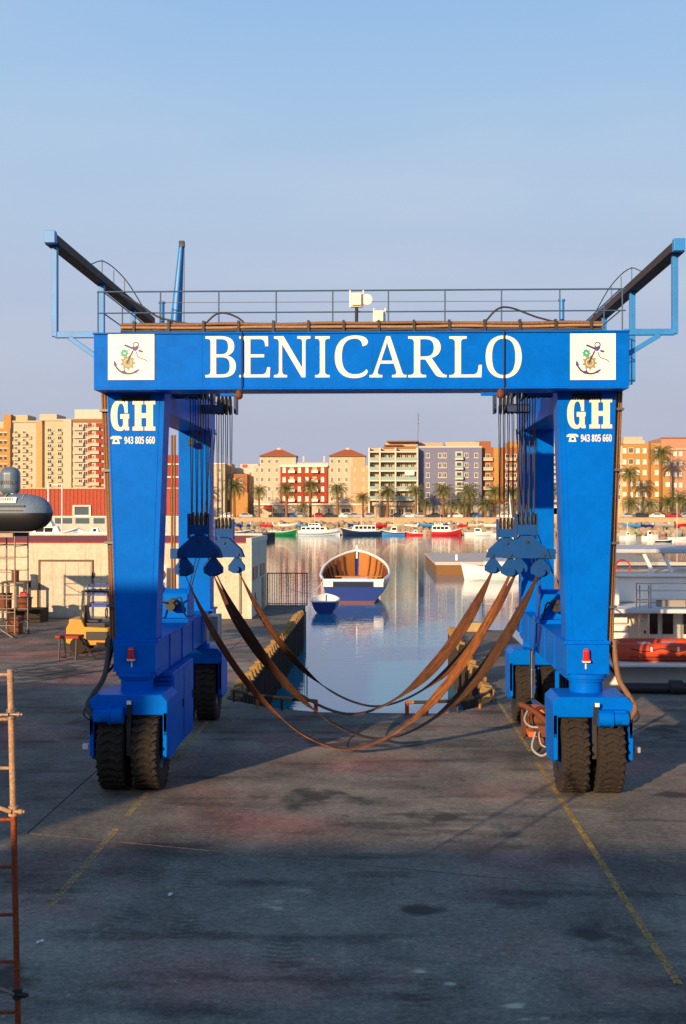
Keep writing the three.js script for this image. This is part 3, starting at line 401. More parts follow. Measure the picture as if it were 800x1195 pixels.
  const cab = part(H, 'control_cabinet', [bx(-3.34, -3.08, 1.75, 2.35, -6.1, -5.75, 0.01)], MB.grey, 'grey cabinet with white door frame beside the rear leg'); parts(cab, 'door_frame', [bx(-3.34, -3.3, 1.75, 2.35, -5.75, -5.73), bx(-3.12, -3.08, 1.75, 2.35, -5.75, -5.73), bx(-3.3, -3.12, 2.31, 2.35, -5.75, -5.73), bx(-3.3, -3.12, 1.75, 1.79, -5.75, -5.73)], MB.white);
  // steering gear under the right lower beam
  part(H, 'hanger_post', [bx(3.36, 3.42, 0.7, 1.78, -1.3, -1.2), bx(3.36, 3.42, 0.9, 1.78, -4.6, -4.5), bx(3.36, 3.42, 0.72, 0.78, -4.6, -1.2)], MB.blue);
  part(H, 'hydraulic_ram', [bar(V(3.25, 0.95, -3.6), V(3.25, 1.9, -3.6), 0.045, 10), bar(V(3.25, 1.2, -3.6), V(3.25, 1.5, -3.6), 0.06, 10)], MB.chrome);
  part(H, 'hose_drum', [cyl(0.3, 0.3, 0.34, 22, 3.2, 0.62, -3.0, 0, 0, Math.PI / 2), cyl(0.34, 0.34, 0.03, 22, 3.02, 0.62, -3.0, 0, 0, Math.PI / 2)], MB.rust, 'rust brown hose drum');
  parts(H, 'pipework', [tube([V(3.0, 0.9, -2.8), V(2.9, 1.0, -2.5), V(3.1, 0.95, -2.0), V(3.3, 0.8, -1.6)], 0.05, 18, 7), cyl(0.16, 0.16, 0.3, 16, 3.3, 0.48, -1.9, 0, 0, Math.PI / 2)], MB.rust);
  parts(H, 'valve_block', [bx(3.1, 3.34, 0.9, 1.0, -2.5, -2.1, 0.01), bx(3.0, 3.16, 0.48, 0.58, -2.4, -2.05, 0.01)], MB.orange, 'orange hydraulic valve block');
  parts(H, 'pump_body', [cyl(0.11, 0.11, 0.32, 14, 3.2, 0.78, -2.2, 0, 0, Math.PI / 2), rbox(0.24, 0.2, 0.3, 3.24, 0.66, -1.75, 0.02), cyl(0.06, 0.06, 0.3, 12, 3.08, 0.66, -2.3)], MB.rust);
  parts(H, 'oil_pipe', [tube([V(3.3, 1.0, -2.2), V(3.1, 1.12, -2.3), V(2.98, 0.95, -2.6), V(3.05, 0.6, -2.8)], 0.018), tube([V(3.32, 0.9, -1.7), V(3.18, 1.05, -1.9), V(3.06, 0.9, -2.05), V(3.1, 0.6, -2.0), V(3.26, 0.4, -1.7)], 0.016), tube([V(3.35, 0.55, -1.45), V(3.2, 0.3, -1.6), V(3.1, 0.2, -1.85), V(3.24, 0.3, -2.1)], 0.02)], MB.dark);
  parts(H, 'hydraulic_hose', [tube([V(3.0, 0.95, -2.2), V(2.92, 0.8, -2.0), V(3.0, 0.72, -1.8), V(3.3, 0.74, -1.6)], 0.02), tube([V(3.1, 0.6, -1.9), V(3.02, 0.35, -1.7), V(3.16, 0.26, -1.5), V(3.35, 0.45, -1.3)], 0.022), tube([V(3.24, 0.7, -1.8), V(3.12, 0.62, -1.55), V(3.16, 0.45, -1.45), V(3.34, 0.42, -1.4)], 0.016)], MB.grey);
  // hose bundle along the top of the beam, railing, floodlights
  const hy = yt + 0.02, hr = rng(5);
  for (let k = 0; k < 6; k++) { const pts = []; for (let i = 0; i <= 14; i++) pts.push(V(lx(138, DB) + (lx(705, DB) - lx(138, DB)) * i / 14, hy + 0.05 + (k % 3) * 0.055 + (hr() - 0.5) * 0.022, ZB - 0.18 - Math.floor(k / 3) * 0.07 + (hr() - 0.5) * 0.02)); part(H, 'hose', tube(pts, 0.026, 60, 6), [MB.hoseDark, MB.hosePale, MB.hose, MB.hose, MB.hosePale, MB.hosePale][k]); }
  parts(H, 'hose_strap', Array.from({ length: 14 }, (_, k) => bx(-3.7 + k * 0.57, -3.66 + k * 0.57, hy + 0.01, hy + 0.21, ZB - 0.3, ZB - 0.13)), MB.dark);
  parts(H, 'hose', [tube([V(-4.0, hy + 0.75, -0.3), V(-3.6, hy + 0.5, -0.1), V(-3.3, hy + 0.3, 0.05), V(-2.6, hy + 0.14, 0.1)], 0.016), tube([V(-2.6, hy + 0.1, 0.12), V(-2.3, hy + 0.35, 0.1), V(-2.0, hy + 0.28, 0.1), V(-1.8, hy + 0.1, 0.12)], 0.016), tube([V(2.0, hy + 0.15, 0.12), V(2.3, hy + 0.42, 0.1), V(2.9, hy + 0.25, 0.1), V(3.3, hy + 0.14, 0.12)], 0.016)], MB.dark);
  const zr = -0.32, yr0 = hy, yr1 = Y(400, 339, CAMZ - zr), yr2 = Y(400, 364, CAMZ - zr), yw = Y(400, 352, CAMZ - zr), Dz = CAMZ - zr;
  for (const p of [114, 187, 255, 322, 388, 453, 519, 585, 653, 726]) part(H, 'railing_post', bar(V(lx(p, Dz), yr0 - 0.1, zr), V(lx(p, Dz), yr1, zr), 0.012, 7), MB.rail);
  part(H, 'railing_rail', bar(V(lx(113, Dz), yr1, zr), V(lx(730, Dz), yr1, zr), 0.014, 7), MB.rail); part(H, 'railing_rail', bar(V(lx(113, Dz), yr2, zr), V(lx(730, Dz), yr2, zr), 0.012, 7), MB.rail);
  part(H, 'railing_wire', bar(V(lx(187, Dz), yw, zr), V(lx(653, Dz), yw - 0.01, zr), 0.005, 5), MB.steel);
  for (const s of [-1, 1]) { const x = s * 4.3; for (const y of [yr1, yr2]) part(H, 'railing_rail', bar(V(x, y, zr), V(x, y, -7.4), 0.012, 6), MB.rail); for (const z of [-1.8, -3.4, -5, -7.3]) part(H, 'railing_post', bar(V(x, 6.9, z), V(x, yr1, z), 0.012, 6), MB.rail); part(H, 'walkway', bx(Math.min(s * 3.4, x + s * 0.05), Math.max(s * 3.4, x + s * 0.05), 7.02, 7.05, -7.5, -0.4), MB.blueDark); }
  for (const p of [189, 655]) part(H, 'rail_stub', [bar(V(lx(p, Dz + 0.4), hy, -0.7), V(lx(p, Dz + 0.4), yr1 - 0.12, -0.7), 0.045, 10), cyl(0.06, 0.06, 0.03, 10, lx(p, Dz + 0.4), yr1 - 0.12, -0.7)], MB.blueLight);
  for (const [p, q, w, h, post] of [[416, 351, 0.2, 0.24, 1], [442.5, 370.5, 0.17, 0.21, 0]]) {
    const x = lx(p, Dz), y = Y(p, q, Dz), f = part(H, 'floodlight', [rbox(w, h, 0.09, x, y, zr + 0.06, 0.02), rbox(w * 0.8, h * 0.8, 0.04, x, y, zr + 0.12, 0.015)], MB.cream, 'cream floodlight on the beam railing');
    part(f, 'bracket', [bx(x - w / 2 - 0.02, x - w / 2, y - h * 0.5, y + h * 0.7, zr + 0.03, zr + 0.06), bx(x + w / 2, x + w / 2 + 0.02, y - h * 0.5, y + h * 0.7, zr + 0.03, zr + 0.06)], MB.cream);
    if (post) { part(f, 'bracket', [bar(V(x, y - h / 2, zr + 0.05), V(x, hy, zr + 0.25), 0.028, 8)], MB.dark); part(f, 'lamp_glass', cyl(0.09, 0.09, 0.03, 18, x + w / 2 + 0.07, y + 0.01, zr + 0.05, Math.PI / 2, 0, 0), MB.white); }
  }
  for (const p of [282, 587.5]) { const x = lx(p, DB); part(H, 'lamp_rod', bar(V(x, hy, ZB + 0.045), V(x, yb - 0.05, ZB + 0.045), 0.012, 6), MB.dark);
    const l = part(H, 'hanging_lamp', [place(new THREE.SphereGeometry(0.065, 14, 10), x - 0.05, yb - 0.12, ZB - 0.02), cyl(0.035, 0.06, 0.07, 12, x - 0.05, yb - 0.06, ZB - 0.02)], MB.rust); part(l, 'lamp_arm', [bx(x - 0.36, x - 0.1, yb - 0.13, yb - 0.08, ZB - 0.1, ZB - 0.04, 0.008)], MB.blue); }
  // slim jib standing over the left rear leg
  const jb = V(lx(199, 26.4), 7.0, -6.6), jt = V(lx(211.5, 26.4), Y(212, 285, 26.4), -6.6);
  const jib = part(H, 'jib_boom', [along(new THREE.CylinderGeometry(0.055, 0.2, jb.distanceTo(jt), 4), jb, jt)], MB.blueLight);
  part(jib, 'jib_head', [rbox(0.12, 0.14, 0.1, jt.x + 0.01, jt.y, jt.z, 0.01), bar(V(jt.x + 0.06, jt.y, jt.z), V(jt.x + 0.06, 7.4, jt.z + 0.05), 0.008, 5)], MB.dark);
  part(jib, 'jib_foot', [bx(jb.x - 0.2, jb.x + 0.2, 7.0, 7.7, -6.8, -6.4, 0.015)], MB.blueLight);
  part(H, 'hanging_lamp', [bar(V(-3.55, 6.25, -6.2), V(-3.7, 6.1, -6.2), 0.012, 6), rbox(0.14, 0.12, 0.12, -3.74, 6.02, -6.15, 0.015)], MB.dark);
}

// ---------------------------------------------------------------- slings
const webTex = tex(256, 1024, (i, j, o) => { const w = (i % 8 < 5 ? 1 : 0.8) * (0.75 + 0.25 * ((j >> 2) & 1)), a = fbm(i / 26, j / 70, 4), st = fbm(i / 9 + 40, j / 300, 3); let v = 0.6 + 0.8 * a; o[0] = 205 * v * w * (0.7 + st * 0.6); o[1] = 128 * v * w * (0.68 + st * 0.64); o[2] = 62 * v * w * (0.66 + st * 0.5); });
const webMap = rep(webTex, 0.34, 1.8), webMat = mat(0.2, 0.16, 0.13, 0.85, { map: webMap }), webTan = mat(0.42, 0.35, 0.28, 0.85, { map: webMap }), webDark = mat(0.12, 0.11, 0.09, 0.85, { map: webMap });
function ribbon(P, W, TW, th = 0.014) {
  const n = P.length, pos = [], uv = [], idx = []; let s = 0;
  for (let i = 0; i < n; i++) {
    const t = P[Math.min(n - 1, i + 1)].clone().sub(P[Math.max(0, i - 1)]).normalize(); if (i) s += P[i].distanceTo(P[i - 1]);
    const w = V(0, 0, 1).addScaledVector(t, -t.z).normalize().applyAxisAngle(t, TW[i]), nn = t.clone().cross(w);
    for (const [a, b] of [[-1, 1], [1, 1], [1, -1], [-1, -1]]) { const q = P[i].clone().addScaledVector(w, a * W[i] / 2).addScaledVector(nn, b * th / 2); pos.push(q.x, q.y, q.z); uv.push(a * W[i] / 2, s); }
    if (i) for (let k = 0; k < 4; k++) { const a = (i - 1) * 4 + k, b = (i - 1) * 4 + (k + 1) % 4; idx.push(a, b, b + 4, a, b + 4, a + 4); }
  }
  const g = new THREE.BufferGeometry(); g.setAttribute('position', new THREE.Float32BufferAttribute(pos, 3)); g.setAttribute('uv', new THREE.Float32BufferAttribute(uv, 2)); g.setIndex(idx);
  const o = g.toNonIndexed(); o.computeVertexNormals(); return o;
}
const HX = 2.97, sm01 = t => { t = Math.min(1, Math.max(0, t)); return t * t * (3 - 2 * t); };
function sling(label, z0, zb, qa, qb, top, low, width, twist, sag, m = webMat) {
  const P = [], W = [], T = [], xa = CX - HX + qa, xb = CX + HX + qb;
  for (let i = 0; i <= 60; i++) {
    const u = i / 60, e = 2 * u - 1, a = Math.abs(e), h = low + (top - low) * (0.8 * Math.pow(a, 1.75) + 0.2 * Math.pow(a, 4));
    P.push(V(xa + (xb - xa) * u + sag * (1 - a * a), h, z0 + (zb - z0) * (1 - a * a)));
    W.push(a > 0.93 ? 0.1 + (1 - a) / 0.07 * (width - 0.1) : width);
    T.push(Math.sign(e) * twist * sm01((a - 0.3) / 0.3) * (1 - 0.8 * sm01((a - 0.8) / 0.2)));
  }
  return solo('lifting_sling', label, 'sling', ribbon(P, W, T), m, null, true);
}
const tp = 3.46;
sling('orange tan webbing lifting sling hanging lowest, nearest the viewer, almost touching the concrete', -2.1, -2.6, -0.28, -0.28, tp, 0.14, 0.2, 0.75, 0.0, webTan);
sling('dark webbing lifting sling just behind the lowest one, from the same front blocks', -2.32, -3.1, 0.26, 0.26, tp, 0.24, 0.22, 0.85, 0.05, webDark);
sling('broad brown webbing lifting sling hung from the rear blocks', -5.6, -5.5, -0.28, -0.28, tp - 0.12, 0.3, 0.26, 0.9, 0.0, webMat);
sling('narrow brown webbing lifting sling, rearmost, hanging highest over the slip head', -5.82, -5.8, 0.26, 0.26, tp - 0.12, 0.42, 0.2, 0.8, -0.04, webMat);

// ---------------------------------------------------------------- slip walls: fender posts, head rails
const fenderDark = mat(0.07, 0.055, 0.035, 0.9, { map: rustMap }), fenderTop = mat(0.46, 0.36, 0.13, 0.85, { map: rustMap }), fenderBody = mat(0.05, 0.045, 0.038, 0.9, { map: rustMap });
{
  const r = rng(77);
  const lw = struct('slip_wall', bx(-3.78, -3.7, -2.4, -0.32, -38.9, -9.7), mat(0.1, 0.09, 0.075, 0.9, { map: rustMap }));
  for (let k = 0; k < 34; k++) { const z = -9.9 - k * 0.72, h = 0.06 + r() * 0.1; const f = new THREE.Group(); f.name = 'fender'; f.position.set(-3.6, 0, z); f.rotation.z = (r() - 0.5) * 0.05; lw.add(f);
    part(f, 'fender_post', cyl(0.13, 0.14, 2.2, 9, 0, -1.15, 0), fenderBody); part(f, 'fender_cap', rbox(0.26, 0.16 + h, 0.2, 0.0, h / 2 + 0.02, 0, 0.03, 0, (r() - 0.5) * 0.15, 0.25), fenderTop); part(f, 'fender_spacer', rbox(0.3, 0.12, 0.46, -0.03, -0.04, 0.36, 0.03), fenderDark); }
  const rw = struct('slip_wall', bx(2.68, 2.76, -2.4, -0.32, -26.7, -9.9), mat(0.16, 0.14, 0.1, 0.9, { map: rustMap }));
  for (let k = 0; k < 23; k++) { const z = -10.0 - k * 0.72, h = 0.05 + r() * 0.1; const f = new THREE.Group(); f.name = 'fender'; f.position.set(2.58, 0, z); f.rotation.z = (r() - 0.5) * 0.05; rw.add(f);
    part(f, 'fender_post', cyl(0.12, 0.13, 2.2, 9, 0, -1.15, 0), fenderBody); part(f, 'fender_cap', rbox(0.28, 0.14 + h, 0.2, 0.02, h / 2 + 0.02, 0, 0.03, 0, (r() - 0.5) * 0.15, -0.25), fenderTop); part(f, 'fender_spacer', rbox(0.3, 0.12, 0.46, 0.04, -0.04, 0.36, 0.03), fenderDark); }
  part(rw, 'mooring_block', bx(3.0, 3.9, 0, 0.35, -26.7, -26.0, 0.03), mat(0.5, 0.36, 0.18, 0.85, { map: plasterMap }));
  const stripe = [mat(0.55, 0.33, 0.04, 0.7, { map: rustMap }), mat(0.03, 0.028, 0.025, 0.7), mat(0.5, 0.05, 0.02, 0.6)];
  const head = (label, P, cols) => { // a low rail on posts; P: [x, z] points
    const o = thing('wheel_stop_rail', label, 'rail', [P[0][0], 0, P[0][1]], 0, 'low rails at the slip head');
    const q = P.map(([x, z]) => V(x - P[0][0], 0, z - P[0][1])); let c = 0;
    for (let i = 0; i < q.length - 1; i++) { const n = 3; for (let k = 0; k < n; k++) { const a = q[i].clone().lerp(q[i + 1], k / n), b = q[i].clone().lerp(q[i + 1], (k + 1) / n); a.y = b.y = 0.27; part(o, 'rail_segment', bar(a, b, 0.04, 8), stripe[cols[c++ % cols.length]]); }
      part(o, 'post', bar(V(q[i].x, 0, q[i].z), V(q[i].x, 0.27, q[i].z), 0.035, 7), stripe[i % 2 ? 0 : 1]); }
    const e = q[q.length - 1]; part(o, 'post', [bar(V(e.x, 0, e.z), V(e.x, 0.25, e.z), 0.045, 8), place(new THREE.SphereGeometry(0.05, 10, 8), e.x, 0.26, e.z)], stripe[2], 'red end post');
    return o;
  };
  head('low yellow and black rail on posts at the left corner of the slip head', [[-3.55, -9.0], [-2.9, -8.2], [-2.3, -7.8], [-1.5, -7.45]], [1, 1, 0, 0, 1, 0, 0, 1, 0]);
  head('low yellow and black rail on posts at the right corner of the slip head', [[2.6, -9.2], [2.25, -8.2], [1.7, -7.6], [1.0, -7.35], [0.55, -7.3]], [1, 0, 1, 1, 0, 0, 1, 1, 0, 1]);
  const hz = mat(0.02, 0.02, 0.02, 0.6);
  const sp = thing('rubber_fender', 'long black rubber fender lying on the quay edge before the white motor yacht', 'fender', [7.0, 0.14, -10.6], -0.02);
  part(sp, 'fender_body', [cyl(0.13, 0.13, 1.9, 14, -0.1, 0, 0, 0, 0, Math.PI / 2)], hz); part(sp, 'collar', [cyl(0.19, 0.19, 0.3, 14, 0.3, 0.02, 0, 0, 0, Math.PI / 2), cyl(0.15, 0.15, 0.5, 14, 0.62, 0.0, 0, 0, 0, Math.PI / 2)], hz);
}

// ---------------------------------------------------------------- white shed on the left
const shedWhite = mat(0.74, 0.64, 0.5, 0.85, { map: plasterMap, bumpMap: grainB(0.8), bumpScale: 0.006 });
const redRoof = mat(0.42, 0.05, 0.025, 0.75, { map: plasterMap }), trimWhite = mat(0.72, 0.68, 0.6, 0.7, { map: plasterMap });
{
  const Z = -31.4, R = -5.58, T = 3.2;
  const t = thing('white_shed', 'long low white boatyard shed with red flat roof beside the slip', 'shed', [R, 0, Z]);
  part(t, 'wall', bx(-32, 0, 0, T, -7, 0), shedWhite);
  part(t, 'roof', hexa([[-31.95, T, 0.01], [-0.2, T, 0.01], [-0.2, T, -6.8], [-31.95, T, -6.8]], [[-31.95, T + 0.05, 0.01], [-0.2, T + 0.05, 0.01], [-0.2, T + 0.2, -6.8], [-31.95, T + 0.2, -6.8]]), redRoof);
  parts(t, 'parapet', [bx(-32, -0.2, T, T + 0.3, -7.03, -6.8), bx(-0.2, 0.031, T + 0.001, T + 0.22, -7.02, 0.03)], trimWhite);
  const d0 = X(47, 51.2) - R, d1 = X(107, 51.2) - R;
  const dm = mat(0.62, 0.55, 0.44, 0.6, { map: plasterMap });
  const d = part(t, 'door', bx(d0, d1, 0.02, 2.42, 0.002, 0.03), dm, 'pale sheet metal double door');
  parts(d, 'door_panel', [0, 1, 2, 3].map(k => bx(d0 + 0.04 + k * (d1 - d0 - 0.04) / 4, d0 + (k + 1) * (d1 - d0 - 0.04) / 4, 0.06, 1.7, 0.03, 0.045)), dm);
  parts(d, 'door_panel', [0, 1, 2, 3].map(k => bx(d0 + 0.04 + k * (d1 - d0 - 0.04) / 4, d0 + (k + 1) * (d1 - d0 - 0.04) / 4, 1.73, 2.38, 0.03, 0.045)), dm);
  part(d, 'door_frame', [bx(d0 - 0.08, d0, 0, 2.5, 0, 0.06), bx(d1, d1 + 0.06, 0, 2.5, 0, 0.06), bx(d0 - 0.08, d1 + 0.06, 2.42, 2.5, 0.001, 0.061)], mat(0.25, 0.2, 0.14, 0.8, { map: rustMap }));
  part(t, 'drain_pipe', bx(-0.5, -0.42, 0.2, 2.6, 0.002, 0.07), mat(0.2, 0.19, 0.17, 0.7));
  part(t, 'wall_socket', [bx(-6.8, -6.68, 1.75, 1.95, 0.002, 0.06)], MB.dark);
  const gw = mat(0.5, 0.47, 0.42, 0.6, { map: rustMap });
  for (const [z0, z1] of [[-2.3, -0.75], [-5.4, -3.9]]) { const w = part(t, 'window', bx(0.002, 0.02, 1.65, 2.1, z0, z1), MB.glass); parts(w, 'shutter_slat', Array.from({ length: 5 }, (_, k) => bx(0.02, 0.035, 1.67 + k * 0.085, 1.73 + k * 0.085, z0 + 0.03, z1 - 0.03)), gw); part(w, 'window_frame', [bx(0.002, 0.05, 2.1, 2.15, z0, z1), bx(0.002, 0.05, 1.6, 1.65, z0, z1), bx(0.003, 0.051, 1.6, 2.15, z0 - 0.05, z0), bx(0.003, 0.051, 1.6, 2.15, z1, z1 + 0.05)], gw); }
  const sd = part(t, 'door', bx(0.002, 0.04, 0, 1.5, -5.6, -4.6), gw, 'low grey side door'); part(sd, 'handle', bx(0.04, 0.06, 0.7, 0.8, -4.8, -4.75), MB.dark);
  part(t, 'hose_hook', [tube([V(0.02, 1.0, -1.6), V(0.05, 0.8, -1.4), V(0.05, 0.7, -1.7), V(0.03, 0.6, -1.3)], 0.02)], MB.dark);
  part(t, 'corner_post', bx(-0.12, 0.035, 0, T, -0.1, 0.035), trimWhite);
  // lifebuoy board in front of the shed wall
  const lb = at(187, 671, 51.0), L = thing('lifebuoy_board', 'small white board with a red lifebuoy behind the left leg of the hoist', 'lifebuoy', [lb.x, 0, lb.z + 0.4]);
  part(L, 'board', [bx(-0.32, 0.32, lb.y - 0.5, lb.y + 0.45, -0.03, 0)], MB.white); part(L, 'post', bx(-0.04, 0.04, 0, lb.y - 0.5, -0.06, -0.02), MB.galv);
  part(L, 'lifebuoy', place(new THREE.TorusGeometry(0.2, 0.07, 10, 24), 0, lb.y + 0.05, 0.07), MB.orange, 'red and white lifebuoy ring'); parts(L.children[2], 'band', [0, 1, 2, 3].map(k => place(new THREE.TorusGeometry(0.2, 0.074, 10, 6, 0.45), 0, lb.y + 0.05, 0.07, 0, 0, k * 1.571 + 0.5)), MB.white);
}
// bar fence at the far end of the pier
{
  const D = 58.3, x0 = X(312, D), x1 = X(358, D), o = thing('bar_fence', 'dark grey bar fence closing the end of the left pier', 'fence', [x0, 0, CAMZ - D]);
  const w = x1 - x0, hT = 1.6; const m = mat(0.06, 0.08, 0.07, 0.6);
  part(o, 'top_rail', bx(0, w, hT - 0.05, hT, -0.02, 0.02), m); part(o, 'bottom_rail', bx(0, w, 0.08, 0.12, -0.02, 0.02), m);
  for (let k = 0; k <= 17; k++) part(o, 'bar', bar(V(w * k / 17, 0, 0), V(w * k / 17, hT, 0), k % 17 ? 0.016 : 0.035, 6), m);
}

// ---------------------------------------------------------------- yard clutter on the left
{
  // forklift
  const D = 38.5, x0 = X(78, D), o = thing('forklift', 'yellow forklift truck with black overhead guard parked by the shed door', 'forklift', [x0, 0, CAMZ - D]);
  const body = new THREE.Shape(); [[0, 0.35], [0, 0.8], [0.12, 1.0], [0.45, 1.05], [0.55, 0.82], [1.4, 0.78], [1.75, 0.9], [1.9, 0.55], [1.9, 0.3], [0.2, 0.28]].forEach(([a, b], i) => i ? body.lineTo(a, b) : body.moveTo(a, b)); body.closePath();
  part(o, 'body', new THREE.ExtrudeGeometry(body, { depth: 1.06, bevelEnabled: true, bevelSize: 0.03, bevelThickness: 0.03, bevelSegments: 2 }).translate(0, 0, -1.06), MB.yellow);
  part(o, 'counterweight', rbox(0.4, 0.2, 0.9, 0.22, 1.0, -0.53, 0.06), MB.yellow); part(o, 'engine_cover', rbox(0.75, 0.24, 0.8, 0.85, 0.86, -0.53, 0.05), MB.black); part(o, 'side_panel', bx(0.62, 1.35, 0.42, 0.7, 0.03, 0.05), MB.black);
  part(o, 'seat', [rbox(0.5, 0.16, 0.5, 0.72, 0.98, -0.53, 0.05), rbox(0.12, 0.5, 0.48, 0.5, 1.25, -0.53, 0.05, 0, 0, 0.15)], MB.dark);
  parts(o, 'guard_post', [V(0.42, 1, -0.1), V(0.42, 1, -0.96)].map(p => beam(p, V(p.x + 0.08, 1.95, p.z), 0.06)).concat([V(1.45, 0.8, -0.1), V(1.45, 0.8, -0.96)].map(p => beam(p, V(p.x - 0.15, 1.95, p.z), 0.06))), MB.black);
  part(o, 'guard_roof', [bx(0.45, 1.36, 1.94, 2.0, -1.02, -0.04), ...[0.65, 0.85, 1.05].map(x => bx(x, x + 0.04, 2.0, 2.02, -1.0, -0.06))], MB.black);
  part(o, 'mast', [bx(1.95, 2.05, 0.15, 2.15, -0.25, -0.15), bx(1.95, 2.05, 0.15, 2.15, -0.9, -0.8), bx(1.97, 2.03, 1.9, 2.0, -0.8, -0.25)], MB.black);
  parts(o, 'fork', [bx(2.06, 3.0, 0.12, 0.17, -0.4, -0.28), bx(2.06, 3.0, 0.12, 0.17, -0.78, -0.66)], MB.steel);
  part(o, 'steering_wheel', place(new THREE.TorusGeometry(0.15, 0.02, 8, 18), 1.15, 1.25, -0.53, 0, Math.PI / 2, 0.5), MB.black);
  parts(o, 'wheel', [[0.4, 0.27, 0.08], [0.4, 0.27, -1.12], [1.6, 0.34, 0.08], [1.6, 0.34, -1.12]].map(([x, r, z]) => cyl(r, r, 0.22, 22, x, r, z, Math.PI / 2)), MB.tyre);
}
{
  const D = 36.6, x0 = X(66, D), w = X(91, D) - x0, o = thing('work_trestle', 'small trestle with faded red top on grey legs before the forklift', 'trestle', [x0, 0, CAMZ - D], -0.12);
  part(o, 'top', rbox(w + 0.1, 0.09, 0.5, w / 2, 0.72, -0.2, 0.015), mat(0.45, 0.08, 0.03, 0.8, { map: rustMap }));
  parts(o, 'leg', [beam(V(0.06, 0.0, 0), V(0.06, 0.68, -0.08), 0.05), beam(V(w - 0.06, 0, 0), V(w - 0.06, 0.68, -0.08), 0.05), beam(V(0.06, 0, -0.6), V(0.06, 0.68, -0.4), 0.05), beam(V(w + 0.35, 0, -0.55), V(w - 0.06, 0.68, -0.35), 0.05)], MB.dark);
  parts(o, 'stretcher', [beam(V(0.06, 0.1, -0.03), V(w - 0.06, 0.1, -0.03), 0.04), beam(V(0.06, 0.12, -0.55), V(w + 0.3, 0.12, -0.5), 0.04)], MB.dark);
}
{
  const D = 46.5, x0 = X(102, D), w = 1.2, o = thing('access_basket', 'blue steel tube access basket standing against the white shed', 'basket', [x0, 0, CAMZ - D]);
  const bm = mat(0.01, 0.06, 0.36, 0.5, { map: paintMap });
  parts(o, 'post', [[0, 0], [w, 0], [0, -0.9], [w, -0.9]].map(([x, z]) => beam(V(x, 0, z), V(x, 1.72, z), 0.06)), bm);
  parts(o, 'rail', [1.7, 1.32, 0.98].flatMap(y => [beam(V(0, y, 0), V(w, y, 0), 0.045), beam(V(0, y, -0.9), V(w, y, -0.9), 0.045), beam(V(0.001, y, 0), V(0.001, y, -0.9), 0.045)]), bm);
  part(o, 'floor_tray', bx(0.03, w - 0.03, 0.85, 0.95, -0.88, -0.02), bm);
  part(o, 'fire_extinguisher', [cyl(0.09, 0.09, 0.4, 14, w * 0.72, 1.28, 0.1), cyl(0.03, 0.05, 0.1, 10, w * 0.72, 1.53, 0.1)], MB.red, 'red extinguisher cylinder');
}
